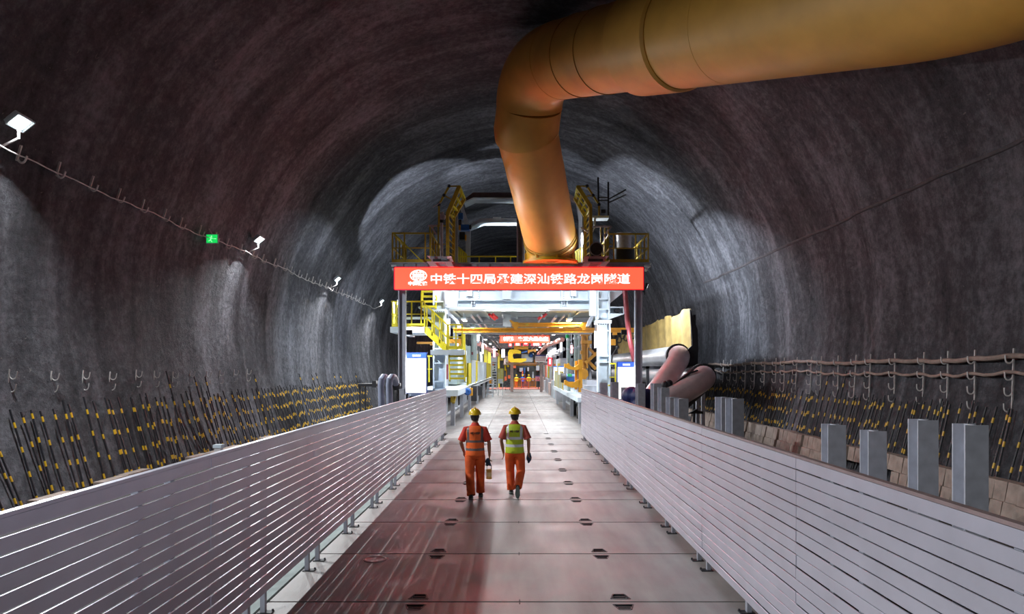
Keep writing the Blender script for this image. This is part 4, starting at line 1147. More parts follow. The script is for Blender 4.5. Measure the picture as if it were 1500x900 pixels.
m = MB(); m.prism([(746,513),(749,512.2),(758,512.5),(763,514.5),(763,518.5),(757,518),(752,518.5),(751,521),(751,524),(753,526),(759,525.5),(771,525.3),(771,529),(763,531.5),(748,531),(744.5,528),(744,517)], 70, .6); m.build('jaw', M_yel if False else mat('bright clamp yellow', (.78,.5,.01), .4), t)
m = MB(); m.px(753,507.5,774,512,70,.5); m.px(757,503,759,508,70.2,.2); m.px(768,503,770,508,70.2,.2); m.prism([(773,513),(785,511.5),(785.5,516),(783,516),(782,514.5),(776,516),(774,519)], 70, .5); m.build('trolley', M_oran, t)
m = MB(); m.bar(at(764,517,69.8), at(772,515,69.8), .3, .14); m.build('cylinder', M_blue, t)
t = thing('erector_cabin', at(773,530,72), 'pale machine block with a blue dome behind the yellow clamp', 'machine')
part('body', M_white, t, (764,519,780,530.5,72,1)); m = MB(); m.ell(at(778,520.5,71.8), .27,.3,.25); m.build('dome', M_blue, t)
part('window', M_dark, t, (752,520,763,526,72.2,.5))
for i, (u0,u1,lb) in enumerate(((784,800,'white notice board with dark top edge right of the yellow clamp'),(739.5,744.5,'narrow white notice board left of the yellow clamp'))):
    t = thing('notice_board', at((u0+u1)/2,531,72), lb, 'board')
    part('panel', mat('off white board', (.7,.66,.66), .5), t, (u0,520,u1,531,72,.08)); part('top_strip', mat('indigo strip', (.1,.08,.3), .5), t, (u0,520,u1,522,71.97,.03))
    m = MB()
    for q in range(2):
        for z in range(int((u1-u0)/2)-1): m.px(u0+1+z*2,524+q*3.2,u0+2.2+z*2,525.5+q*3.2,71.97,.03)
    m.build('lines', mat('dull red marks', (.5,.2,.25), .5), t)
t = thing('cross_portal', at(770,568,76), 'pinkish steel portal across the end of the passage', 'frame')
M_pk = mat('pinkish steel', (.55,.42,.4), .5)
part('beam', M_pk, t, (737,531.8,805,535,76,.5)); part('column', M_pk, t, (747.5,535,752,574,76,.4)); part('column', M_pk, t, (791,535,795,574,76,.4))
m = MB(); m.px(752,534.5,786,536,75.8,.3); m.build('trim', M_oran, t)
# end bulkhead with machinery
t = thing('end_machinery', (0, 95, 0), 'dark machinery wall closing the far end of the passage', 'machine')
m = MB(); m.box(-4.6,4.6,95,95.3,0,5.4); m.build('bulkhead', mat('deep grey green steel', (.07,.09,.09), .5), t)
rr = random.Random(4)
cols = [M_gg, M_oran, M_blue, M_redpaint, M_lgrey, M_yel, M_dark, M_white]
for q in range(46):
    x = rr.uniform(-4.2,4.2); z = rr.uniform(.2,4.2); w_ = rr.uniform(.15,.6); h_ = rr.uniform(.2,.9)
    m = MB()
    if rr.random() < .5: m.box(x,x+w_,94-rr.random()*.8,95,z,z+h_)
    else: m.tube([(x,94.2-rr.random(),z-.4),(x,94.6,z+h_)], w_*.25, 8)
    m.build('unit', rr.choice(cols), t)
sal = MB(); sal.box(-3.7,4.2,84.5,94,0,.05); tag(sal.build('red_floor_mat', M_salmon), 'salmon red floor area in front of the far barrier', 'mat')
t = thing('crowd_barrier', (0.9, 88, 0), 'orange striped crowd barrier across the far end of the passage', 'barrier')
for i in range(3):
    x = -.35+i*.95
    m = MB(); m.bar((x,88,1.25),(x+.9,88,1.25),.09,.16); m.bar((x,88,.25),(x+.9,88,.25),.06); m.bar((x,88,0.05),(x,88,1.3),.07); m.bar((x+.9,88,0.05),(x+.9,88,1.3),.07)
    for q in range(7): m.bar((x+.1+q*.11,88,.25),(x+.1+q*.11,88,1.2),.03)
    m.build('section', M_redpaint if i % 2 else M_oran, t)
t = thing('barrier_sign', at(794,560,86), 'pink notice with dark red characters on the right of the far barrier', 'sign')
part('panel', M_pinkbd, t, (784,551.5,805,558.5,86,.06)); part('top_edge', mat('indigo strip', (.1,.08,.3)), t, (784,550.6,805,552,85.97,.05))
text('人人口口', .45, at(793,555.2,85.95), M_crimson, t, bold=.02, width=13*.086, ext=.008); text('▼', .4, at(802,555.2,85.95), M_blue, t, ext=.008, width=2.2*.086)
part('leg', M_dark, t, (788,558.5,789,570,86,.08)); part('leg', M_dark, t, (799,558.5,800,570,86,.08))
t = thing('floor_fan', at(743.5,568,80), 'round black floor fan standing left of the far barrier', 'fan')
c = at(743.5,562.5,80); m = MB(); m.lathe(c, [(.36,-.12),(.42,-.12),(.42,.14),(.36,.14),(.36,-.12)], 24, 'y', False); m.build('cage', M_black, t)
m = MB()
for q in range(5): m.bar(c+Vector((math.cos(q*1.257)*.06,0,math.sin(q*1.257)*.06)), c+Vector((math.cos(q*1.257)*.33,.03,math.sin(q*1.257)*.33)), .03, .16)
m.lathe(c, [(0,-.06),(.08,-.06),(.08,.1),(0,.1)], 12, 'y'); m.build('blades', M_dark, t)
m = MB(); m.bar(c+Vector((-.2,0,-.38)), c+Vector((-.25,0,c.z*-1+.03)), .05); m.bar(c+Vector((.2,0,-.38)), c+Vector((.25,0,-c.z+.03)), .05); m.build('stand', M_dark, t)
m = MB(); m.px(739,552,742.5,558.5,81,.4); m.px(744,550,748,555,82,.4); tag(m.build('fire_box', M_redpaint), 'red boxes standing behind the floor fan', 'box')
m = MB(); m.px(738,526,741,534,70,.3); m.px(797,538,804,549,82,.6); tag(m.build('wall_panel', M_pk), 'pinkish panels beside the far portal', 'panel')
# right side boards and gate
for i, (u0,u1,v0,v1,d,lb) in enumerate(((811,815.5,537,558,50,'tall narrow white lit board on the right walkway'),(818,826,537,549,44,'white lit board with a blue edge on the right walkway'))):
    t = thing('display_board', at((u0+u1)/2,v1,d), lb, 'board')
    part('case', M_blue, t, (u0-.4,v0-.5,u1+.4,v1+.4,d,.1)); part('panel', M_screen, t, (u0,v0+1.6,u1,v1,d-.02,.02)); part('header', M_hdr, t, (u0,v0,u1,v0+1.5,d-.02,.02))
t = thing('mesh_gate', (2.78, 45, 1.28), 'grey green mesh gate on the edge of the right walkway', 'gate')
m = MB(); m.box(2.76,2.82,41.3,50,2.35,2.42); m.box(2.76,2.82,41.3,41.4,1.28,2.4); m.box(2.76,2.82,45.6,45.7,1.28,2.4); m.box(2.76,2.82,49.9,50,1.28,2.4); m.build('frame', M_gold, t)
m = MB(); m.box(2.78,2.80,41.4,49.9,1.33,2.35); m.build('mesh', mat('olive mesh', (.32,.33,.2), .6), t)
for i in range(6):
    y = 53+i*6
    t = thing('side_rack', (3.6,y,1.2), 'grey equipment rack on the right of the passage, %s past the walkway' % ORD[i], 'rack', 'racks on the right of the passage')
    m = MB(); m.box(3.2,4.4,y,y+4.5,0,1.2+.3*(i % 2)); m.box(3.4,4.4,y+.2,y+3.8,1.2,3.4); m.build('body', [M_lgrey,M_white,M_pk][i % 3], t)
    m = MB()
    for q in range(3): m.box(3.36,3.4,y+.4+q*1.1,y+1.2+q*1.1,1.6,3.0)
    m.build('doors', [M_yel,M_redpaint,M_gg][i % 3], t)
    m = MB(); m.tube([(3.3,y,3.7),(3.3,y+4.5,3.8)], .12, 8); m.tube([(3.6,y,4.1),(3.6,y+4.5,4.1)], .16, 8); m.build('pipes', M_silver, t)
for i in range(5):
    y = 40+i*8
    t = thing('side_rack', (-3.9,y,1.6), 'grey equipment rack behind the left parapet, %s bay' % ORD[i], 'rack', 'racks on the left of the passage')
    m = MB(); m.box(-4.5,-3.5,y,y+6,1.66,4.2); m.build('body', [M_gg,M_lgrey,M_white][i % 3], t)
    m = MB()
    for q in range(4): m.box(-3.5,-3.46,y+.3+q*1.4,y+1.3+q*1.4,2.2,3.9)
    m.build('doors', [M_white,M_pk,M_yel][i % 3], t)
m = MB(); m.tube([(3.0,45,4.5),(2.6,60,4.6),(2.5,80,4.3)], .16, 10); tag(m.build('red_service_pipe', mat('salmon service pipe', (.75,.3,.26), .4)), 'salmon pipe sloping along the upper right of the passage', 'pipe')
m = MB(); m.tube([(-2.9,52,4.5),(-2.4,66,4.3),(-2.3,80,4.2)], .2, 10); tag(m.build('red_service_pipe', mat('salmon service pipe', (.75,.3,.26), .4)), 'salmon pipe along the upper left of the passage', 'pipe')

# ------------------------------------------------------------------ big pipes, canvas and hoses on the right
def pipe_run(x, y, z, r, y2, end, rr_, lb):
    t = thing('slurry_pipe', (x, y+2, z-r), lb, 'pipe')
    m = MB(); m.tube([(x,y,z),(x,y2,z)], r, 24); m.build('straight_run', M_silver, t)
    m = MB(); m.lathe((x,y-.02,z), [(r,-.06),(r*1.2,-.06),(r*1.2,.08),(r,.08)], 28, 'y')
    for q in range(16): m.lathe((x+math.cos(q*PI/8)*r*1.12,y-.02,z+math.sin(q*PI/8)*r*1.12), [(.03,-.1),(.03,.12)], 6, 'y')
    m.build('flange', M_dark, t)
    p0 = Vector((x,y,z)); p2 = Vector(end)
    pts = bez(p0, Vector((x+.05,y-.75,z+.04)), p0*.55+p2*.45+Vector((0,-.35,.0)), 8)+[p2]
    m = MB(); m.tube(pts, [r*1.0]*len(pts), 24); m.build('bend', M_pinkpipe, t)
    return t
pipe_run(6.35, 26.9, 3.1, .40, 60, at(948,596,24.6), .4, 'upper large silver pipe with a pale bend turning down to the deck')
pipe_run(6.85, 25.2, 2.28, .42, 60, at(958,600,23.6), .42, 'lower large silver pipe with a pale bend turning down to the deck')
t = thing('pipe_strap', at(985,585,24.3), 'black harness of straps tied round the lower pale pipe bend', 'strap')
m = MB(); m.bar(at(1012,545,24.2), at(975,572,24.0), .12, .08); m.bar(at(1022,543,24.2), at(1010,547,24.2), .1, .06); m.build('strap', M_black, t)
m = MB()
for q in range(6): m.ell(at(977+random.uniform(-4,4),566+random.uniform(-5,5),24.0), .13,.13,.12, 8, 6)
m.build('knot', M_black, t)
m = MB(); m.tube([at(978,600,23.9), at(1000,590,24.2), at(1026,568,24.7), at(1032,556,24.9)], [.26,.28,.26,.18], 14); tag(m.build('rubber_skirt', M_black), 'black rubber skirt hanging under the lower pale pipe bend', 'skirt')
# canvas screen and black end frame
m = MB(); n = 60; pts_t = []; pts_b = []
for i in range(n+1):
    f = i/n; y = 26.6+(46-26.6)*f
    x = 6.75+.06*math.sin(i*1.3)+.05*math.sin(i*.47)
    top = 4.95-.22*f+.10*math.sin(i*.6)*math.sin(i*.21)+(-.08*(i % 9 == 0)); 
    pts_t.append(Vector((x, y, top))); pts_b.append(Vector((x+.05, y, 3.3)))
k_ = len(m.v)
for a, b in zip(pts_t, pts_b): m.v += [a, b, a+Vector((.035,0,0)), b+Vector((.035,0,0))]
for i in range(n):
    q = 4*i; r_ = 4*(i+1)
    m.face((q,r_,r_+1,q+1)); m.face((q+2,q+3,r_+3,r_+2)); m.face((q,q+2,r_+2,r_)); m.face((q+1,r_+1,r_+3,q+3))
m.face((0,1,3,2)); m.face((4*n,4*n+2,4*n+3,4*n+1))
t = thing('canvas_screen', (6.8, 36, 3.3), 'ochre canvas screen hung along the right side above the silver pipes', 'screen')
m.build('canvas', M_canvas, t)
m = MB(); m.ext([(6.72,26.5,4.95),(7.02,26.5,4.1),(7.05,26.5,3.4),(7.02,26.5,2.5),(6.55,26.5,2.5),(6.6,26.5,3.3),(6.82,26.5,3.5)], (0,.1,0)); m.build('end_frame', M_black, t)
m = MB()
for y in (26.7, 31, 36, 41): m.box(6.9,7.0,y,y+.1,0,4.7)
m.box(6.9,7.0,26.7,46,2.62,2.7); m.build('support', M_dark, t)
m = MB(); m.tube([at(915.5,426,29.4), at(919,470,29.3), at(923,500,29.2), at(934,550,29.1), at(942,575,29.0)], .11, 12); tag(m.build('rubber_hose', M_red), 'dark red rubber hose slanting down beside the right front post', 'hose')
m = MB()
rnd = random.Random(2)
bc = at(938,588,21.8)
for q in range(7): m.ell(bc+Vector((rnd.uniform(-.3,.4),rnd.uniform(-.25,.25),rnd.uniform(-.15,.28))), .34,.32,.3, 14, 10)
me_t = m.build('tarpaulin_bundle', M_navy); tag(me_t, 'dark blue tarpaulin bundle behind the right fence below the pale pipes', 'bundle')
rm = me_t.modifiers.new('fuse','REMESH'); rm.mode = 'VOXEL'; rm.voxel_size = .04
t = thing('tarpaulin_stand', (bc.x, 21.8, 0), 'dark stand under the blue tarpaulin bundle', 'stand')
m = MB()
for a, b in ((-.4,-.3),(.4,-.3),(.4,.3),(-.4,.3)): m.box(bc.x+a-.03,bc.x+a+.03,21.8+b-.03,21.8+b+.03,0,bc.z-.3)
m.box(bc.x-.5,bc.x+.5,21.4,22.2,bc.z-.34,bc.z-.28); m.build('frame', M_dark, t)
t = thing('pipe_stand', at(1030,620,25), 'silver two legged stand under the flange of the lower pipe', 'stand')
for u in (1022.5, 1030.5):
    m = MB(); p = at(u,567,25); m.box(p.x-.06,p.x+.06,25,25.12,-.06,p.z); m.build('leg', M_galv, t)
m = MB(); m.px(1020,566,1034,569,24.95,.25); m.build('head', M_galv, t)
m = MB(); m.prism([(1008,607),(1020,600),(1022,599),(1022,602),(1030,603),(1030,607),(1020,606)], 24.9, .15); m.build('bracket', M_black, t)
for i, (x, y) in enumerate(((6.2,30),(6.2,36),(6.2,42))):
    t = thing('pipe_support', (x, y, 0), 'dark trestle carrying the silver pipes, %s from the front' % ORD[i], 'support', 'trestles under the silver pipes')
    m = MB(); m.box(x-.5,x+1.1,y,y+.12,2.58,2.70); m.box(x-.5,x+1.1,y,y+.12,1.74,1.86); m.build('beam', M_dark, t)
    for a in (-.5, 1.0):
        m = MB(); m.box(x+a,x+a+.12,y,y+.12,-.06,2.7); m.build('leg', M_dark, t)
# fittings hanging on the orange beam at the right
t = thing('hose_fittings', at(905,500,34), 'dark coiled hoses and fittings under the right end of the crane beam', 'fittings')
m = MB()
for q in range(7):
    c = at(897+q*5,492+(q % 3)*3,34.3); m.tube([c+Vector((math.cos(a)*.12,0,math.sin(a)*.16)) for a in [2*PI*k_/10 for k_ in range(11)]], .03, 6)
m.build('coils', M_black, t)
m = MB(); m.px(895,497,902,506,34.2,.3); m.px(898,487,904,491,34.1,.3); m.build('block', M_oran, t)
m = MB(); m.bar(at(897,520,33.5), at(904,509,33.5), .05); m.ell(at(904.5,509,33.5), .09,.09,.09); m.tube([at(897,520,33.5), at(896,530,33.4), at(899,540,33.3)], .04, 6); tag(m.build('tensioner', M_dark), 'dark tensioner rod with a ball end beside the right white column', 'rod')

# ------------------------------------------------------------------ left side beside the fence
for i, (u, d, lb) in enumerate(((556,24.2,'left of the two bent grey hoses standing behind the left fence'),(568,23.6,'right of the two bent grey hoses standing behind the left fence'))):
    t = thing('bent_hose', at(u,620,d), lb, 'hose')
    pts = [Vector((at(u+3,0,d).x,d,-.05)), at(u+3,590,d), at(u+2,565,d), at(u+3,556,d), at(u+6,552.5,d+.1), at(u+9,553,d+.3), at(u+11,557,d+.6), at(u+12,563,d+.9)]
    m = MB(); m.tube(pts, .115, 14); m.build('hose', mat('grey ribbed hose', (.22,.24,.32), .4, 0, .1), t)
    m = MB(); m.tube([pts[-1], pts[-1]+Vector((.01,.1,-.14))], .14, 14); m.build('coupling', M_dark, t)
t = thing('black_table', at(552,620,25.5), 'flat black table behind the left fence beside the bent hoses', 'table')
part('top', M_black, t, (524,562.5,580,566.5,25.5,1.1))
for u in (527, 577):
    for dy in (.05, .95):
        m = MB(); p = at(u,566,25.5); m.box(p.x-.03,p.x+.03,25.5+dy,25.56+dy,-.06,p.z); m.build('leg', M_dark, t)
part('edge_box', M_dark, t, (545,558,551,568,25.3,.3))
# ------------------------------------------------------------------ people
M_skin = mat('tanned skin', (0.32,0.15,0.09), 0.55, 0, .1, 6)
M_hair = mat('black hair', (0.012,0.010,0.010), 0.5, 0, .3, 30, .4, 90)
M_trous = mat('red orange work trousers', (0.62,0.085,0.012), 0.8, 0, .18, 7, .35, 18)
M_shirtA = mat('bright red work shirt', (0.62,0.05,0.03), 0.8, 0, .15, 7, .3, 18)
M_shirtB = mat('rust red work shirt', (0.42,0.07,0.05), 0.8, 0, .15, 7, .3, 18)
M_vestA = mat('fluorescent orange vest', (0.85,0.13,0.015), 0.6, 0, .1, 6, .25, 16)
M_vestB = mat('fluorescent lime vest', (0.43,0.53,0.02), 0.6, 0, .1, 6, .25, 16)
M_tapeA = mat('dark grey reflective tape', (0.14,0.11,0.11), 0.4, 0.2, .1)
M_tapeB = mat('pale grey reflective tape', (0.62,0.64,0.68), 0.35, 0.2, .1)
M_helm = mat('yellow helmet shell', (0.72,0.47,0.012), 0.3, 0, .05, 4, coat=.3)
M_shoe = mat('black work shoe', (0.02,0.022,0.025), 0.6, 0, .2)
M_sole = mat('grey green sole', (0.13,0.17,0.16), 0.7, 0, .2)
M_glove = mat('dark blue glove', (0.015,0.035,0.07), 0.8, 0, .3, 14, .3, 40)
M_ink = mat('dark vest print', (0.06,0.03,0.02), 0.7)

def fused(parts_fn, name, mats_, parent, voxel, smooth=4, paint=None):
    mb = MB(); parts_fn(mb)
    off = wloc(parent)
    me = mb.mesh(name+'_raw', (0,0,0))
    tmp = bpy.data.objects.new('tmp', me); COL.objects.link(tmp)
    r = tmp.modifiers.new('r','REMESH'); r.mode = 'VOXEL'; r.voxel_size = voxel; r.use_smooth_shade = True
    if smooth:
        s = tmp.modifiers.new('s','SMOOTH'); s.factor = .5; s.iterations = smooth
    bpy.context.view_layer.update()
    out = bpy.data.meshes.new_from_object(tmp.evaluated_get(bpy.context.evaluated_depsgraph_get()))
    bpy.data.objects.remove(tmp); bpy.data.meshes.remove(me)
    out.name = name; out.materials.clear()
    for q in mats_: out.materials.append(q)
    if paint:
        idx = [paint(p.center) for p in out.polygons]
        out.polygons.foreach_set('material_index', idx)
    else: out.polygons.foreach_set('material_index', [0]*len(out.polygons))
    out.polygons.foreach_set('use_smooth', [True]*len(out.polygons))
    o = bpy.data.objects.new(name, out); COL.objects.link(o); o.parent = parent
    return o
def loft(mb, rows, n=24):
    R = []
    for r in rows:
        cx, cy, cz, rx, ry = r
        R.append([Vector((cx+math.cos(2*PI*j/n)*rx, cy+math.sin(2*PI*j/n)*ry*(1.0), cz)) for j in range(n)])
    mb.rings(R)
def hand(mb, wr, dirv, side, curl, thumb_dir):
    "palm, four curled fingers and a thumb; dirv runs from the wrist to the knuckles"
    wr = Vector(wr); d = Vector(dirv).normalized(); sd = Vector(side).normalized()
    nrm = d.cross(sd).normalized()
    mb.tube([wr-d*.01, wr+d*.03, wr+d*.075, wr+d*.09], [.024,.034,.038,.03], 12, flat=.62) if False else None
    k = [wr+sd*x+d*y for x, y in ((-.026,0),(.026,0),(.040,.05),(.038,.085),(-.038,.085),(-.040,.05))]
    mb.ext([p-nrm*.013 for p in k], nrm*.026)
    for i, (ox, L) in enumerate(((-.030,.062),(-.010,.075),(.010,.080),(.030,.072))):
        b = wr+sd*ox+d*.08; pts = [b-d*.015]
        dd = d.copy(); p = b
        for seg in (.42,.33,.25):
            a = curl
            dd = (Matrix.Rotation(a, 3, sd) @ dd)
            p = p+dd*L*seg; pts.append(p)
        mb.tube(pts, [.0095,.0095,.0085,.007], 8)
    tb = wr+sd*.030*thumb_dir+d*.02
    t1 = tb+(sd*thumb_dir*.75+d*.75).normalized()*.036; t2 = t1+(d*.9+sd*thumb_dir*.1-nrm*.2).normalized()*.030
    mb.tube([tb-d*.01-sd*thumb_dir*.012, t1, t2], [.0125,.0115,.009], 8)

def make_person(name, P, cfg):
    t = thing('person', P, cfg['label'], 'person')
    hip = .93
    HL = cfg['legs']      # {-1:[hip,knee,ankle,toe], 1:[...]}
    HA = cfg['arms']      # {-1:[shoulder,elbow,wrist,handdir], ...}
    def bodyfn(m):
        loft(m, [(0,0,.84,.10,.09),(0,0,.92,.155,.11),(0,0,1.0,.155,.105),(0,.0,1.1,.14,.095),(0,.0,1.25,.16,.11),(0,0,1.36,.175,.11),(0,0,1.42,.155,.095),(0,0,1.46,.09,.07),(0,.01,1.49,.056,.058),(0,.015,1.56,.054,.058)])
        # head with face
        hx = cfg.get('head', Vector((0,.03,1.655)))
        m.ell(hx, .076,.095,.115, 22, 16)
        m.ell(hx+Vector((0,.02,-.055)), .058,.068,.062, 16, 10)
        m.tube([hx+Vector((0,.088,.012)), hx+Vector((0,.112,-.025)), hx+Vector((0,.092,-.035))], [.009,.016,.012], 8)
        for s in (-1,1):
            m.ell(hx+Vector((s*.078,-.002,-.012)), .012,.022,.034, 10, 8)
            m.ell(hx+Vector((s*.03,.083,.012)), .014,.01,.009, 8, 6)
        m.ell(hx+Vector((0,.083,-.062)), .024,.010,.010, 10, 6)
        for s in (-1, 1):
            h, kn, an, toe = [Vector(q) for q in HL[s]]
            m.tube([h, h*.5+kn*.5, kn, kn*.55+an*.45, an], [.085,.072,.055,.052,.038], 16)
            m.tube([an+Vector((0,-.02,-.02)), toe], [.036,.034], 10)
            sh, el, wr, hd = [Vector(q) for q in HA[s]]
            m.tube([sh-Vector((s*.05,0,0)), sh, sh*.5+el*.5, el, el*.6+wr*.4, wr, wr+hd.normalized()*.02], [.05,.052,.045,.036,.036,.025,.024], 14)
            hand(m, wr, hd, cfg['palm'][s], cfg['curl'][s], cfg['thumb'][s])
    fused(bodyfn, 'body', [M_skin], t, .006, 2)
    def trfn(m):
        loft(m, [(0,0,.80,.12,.105),(0,-.005,.86,.175,.135),(0,-.008,.93,.178,.137),(0,0,1.02,.165,.12),(0,0,1.05,.16,.115)])
        for s in (-1, 1):
            h, kn, an, toe = [Vector(q) for q in HL[s]]
            h = h+Vector((0,0,0)); d_ = (kn-h); e_ = (an-kn)
            pts = [h+Vector((0,0,-.02)), h+d_*.3, h+d_*.65, kn, kn+e_*.3, kn+e_*.55, kn+e_*.8, kn+e_*.98]
            m.tube(pts, [.108,.108,.097,.088,.086,.084,.082,.084], 18)
            for q in range(5):
                f = random.uniform(.45,.98); c = kn+e_*f; m.tube([c, c+e_.normalized()*.012], [.087,.087], 14)
    fused(trfn, 'trousers', [M_trous], t, .011, 3)
    def shfn(m):
        loft(m, [(0,0,.97,.172,.128),(0,0,1.1,.165,.122),(0,0,1.25,.178,.128),(0,0,1.36,.188,.126),(0,0,1.43,.165,.108),(0,0,1.475,.09,.08),(0,.01,1.50,.074,.074),(0,.012,1.525,.068,.070)])
        for s in (-1, 1):
            sh, el, wr, hd = [Vector(q) for q in HA[s]]
            cut = sh+(el-sh)*.88
            m.tube([sh-Vector((s*.06,0,.0)), sh, sh*.45+cut*.55, cut], [.055,.060,.068,.080], 18)
    fused(shfn, 'shirt', [cfg['shirt']], t, .010, 3)
    def vestfn(m):
        loft(m, [(0,0,.875,.196,.150),(0,0,.93,.192,.150),(0,0,1.05,.182,.138),(0,0,1.2,.184,.140),(0,0,1.34,.206,.142),(0,0,1.405,.198,.126),(0,0,1.45,.145,.102),(0,0,1.468,.09,.085)])
    zb1, zb2 = cfg['bands']
    def paint(c):
        if abs(c.z-zb1) < .026 or abs(c.z-zb2) < .026: return 1
        if c.z > zb1 and abs(abs(c.x)-.135-.03*(c.z-1.2)) < .024: return 1
        return 0
    v = fused(vestfn, 'vest', [cfg['vest'], cfg['tape']], t, .009, 2, paint)
    text('中铁十四局', .05, wloc(t)+Vector((0,-.140,1.325)), M_ink, t, bold=.002, width=.19, ext=.004, rot=(PI/2-.06,0,0))
    hx = cfg.get('head', Vector((0,.03,1.655)))
    m = MB(); R = []
    for i in range(9):
        a = i/8*PI/2
        R.append([Vector((hx.x+math.cos(2*PI*j/28)*.124*math.cos(a)+0, hx.y-.005+math.sin(2*PI*j/28)*.146*math.cos(a), hx.z+.035+.125*math.sin(a))) for j in range(28)] if i < 8 else [Vector((hx.x+math.cos(2*PI*j/28)*.01, hx.y-.005+math.sin(2*PI*j/28)*.01, hx.z+.16)) for j in range(28)])
    m.rings(R)
    def obj_local(mb, nm, mt, par=t):
        me = mb.mesh(nm); me.materials.append(mt); o = bpy.data.objects.new(nm, me); COL.objects.link(o); o.parent = par; return o
    hel = obj_local(m, 'helmet', M_helm)
    m = MB(); m.rings([[Vector((hx.x+math.cos(2*PI*j/28)*(.125+.004*k), hx.y-.005+math.sin(2*PI*j/28)*(.147+.004*k)+max(0,math.sin(2*PI*j/28))*.035*k, hx.z+.035-.008*k)) for j in range(28)] for k in (0,1)]+[[Vector((hx.x+math.cos(2*PI*j/28)*.122, hx.y-.005+math.sin(2*PI*j/28)*.144, hx.z+.022)) for j in range(28)]], cap=False)
    obj_local(m, 'brim', M_helm, hel)
    m = MB(); m.tube([hx+Vector((0,-.13,.07)), hx+Vector((0,-.09,.135)), hx+Vector((0,0,.166)), hx+Vector((0,.09,.135)), hx+Vector((0,.13,.07))], [.008,.014,.016,.014,.008], 10)
    obj_local(m, 'ridge', M_helm, hel)
    m = MB(); m.bar(hx+Vector((-.083,0,.03)), hx+Vector((-.06,.06,-.1)), .014,.004); m.bar(hx+Vector((.083,0,.03)), hx+Vector((.06,.06,-.1)), .014,.004); m.bar(hx+Vector((-.06,.06,-.1)), hx+Vector((.06,.06,-.1)), .014,.006)
    m.bar(hx+Vector((-.08,-.07,.0)), hx+Vector((.08,-.07,.0)), .012, .03)
    obj_local(m, 'chin_strap', M_tapeA, hel)
    def hairfn(m):
        m.ell(hx+Vector((0,-.016,.0)), .086,.094,.112, 22, 14)
        m.ell(hx+Vector((0,-.045,-.055)), .064,.055,.055, 16, 10)
    # hair stops at the face
    mbh = MB(); hairfn(mbh)
    for q in mbh.v:
        if q.y > hx.y+.035 and q.z < hx.z+.06: q.y = hx.y+.035
    me = mbh.mesh('hair'); me.materials.append(M_hair); o = bpy.data.objects.new('hair', me); COL.objects.link(o); o.parent = t
    for s in (-1, 1):
        h, kn, an, toe = [Vector(q) for q in HL[s]]
        f = (toe-an); f = f.normalized(); dn = cfg['soledir'][s]; dn = Vector(dn).normalized()
        sx = f.cross(dn).normalized()
        heel = an+dn*.05-f*.055
        def sec(p, w_, h_, up): return [p+sx*math.cos(2*PI*j/14)*w_-dn*(up+h_*(math.sin(2*PI*j/14))) for j in range(14)]
        L = .27; m = MB()
        m.rings([sec(heel-f*.015+f*L*0, .024,.03,.035), sec(heel+f*L*.04,.036,.042,.04), sec(heel+f*L*.3,.040,.05,.045), sec(heel+f*L*.55,.047,.034,.03), sec(heel+f*L*.8,.046,.028,.026), sec(heel+f*L*.97,.028,.02,.022), sec(heel+f*L,.012,.012,.02)])
        sh = obj_local(m, 'shoe', M_shoe)
        m = MB(); m.rings([[heel+f*(L*.5+math.cos(2*PI*j/20)*L*.52)+sx*math.sin(2*PI*j/20)*(.036+.012*(math.cos(2*PI*j/20) > .0))+dn*z for j in range(20)] for z in (-.012,.012)])
        obj_local(m, 'sole', M_sole, sh)
    t.rotation_euler.z = cfg.get('yaw', 0)
    return t
dA = 13.55; PA = Vector((at(696,0,dA).x, dA, 0))
dB = 13.95; PB = Vector((at(754,0,dB).x, dB, 0))
A = make_person('person', PA, dict(label='person in an orange vest and yellow helmet walking away, on the left', shirt=M_shirtA, vest=M_vestA, tape=M_tapeA, bands=(1.16,1.0), yaw=.05,
    legs={-1:[(-.095,0,.90),(-.105,-.02,.50),(-.075,-.20,.105),(-.085,-.02,.06)], 1:[(.095,0,.90),(.10,.13,.50),(.105,.14,.10),(.115,.32,.045)]},
    arms={-1:[(-.182,-.01,1.405),(-.283,.00,1.13),(-.225,.15,.93),(.05,.3,-.5)], 1:[(.182,-.01,1.405),(.275,-.05,1.13),(.285,.03,.87),(0,.12,-1)]},
    palm={-1:(.3,1,.4), 1:(0,1,0)}, curl={-1:-.35, 1:-.55}, thumb={-1:1, 1:1},
    soledir={-1:(0,-.25,-1), 1:(0,0,-1)}, head=Vector((-.005,.03,1.655))))
B = make_person('person', PB, dict(label='person in a lime vest and yellow helmet walking away, on the right', shirt=M_shirtB, vest=M_vestB, tape=M_tapeB, bands=(1.18,1.03), yaw=-.05,
    legs={-1:[(-.095,0,.90),(-.10,.09,.50),(-.075,.05,.10),(-.085,.22,.045)], 1:[(.095,0,.90),(.125,.03,.49),(.075,-.30,.215),(.075,-.245,.05)]},
    arms={-1:[(-.182,-.01,1.405),(-.275,-.03,1.13),(-.235,.06,.87),(.05,.12,-1)], 1:[(.182,-.01,1.405),(.285,-.05,1.13),(.285,.02,.88),(.03,.1,-1)]},
    palm={-1:(0,1,0), 1:(0,1,0)}, curl={-1:.35, 1:-.5}, thumb={-1:1, 1:1},
    soledir={-1:(0,0,-1), 1:(0,-1,-.33)}, head=Vector((.0,.035,1.645))))
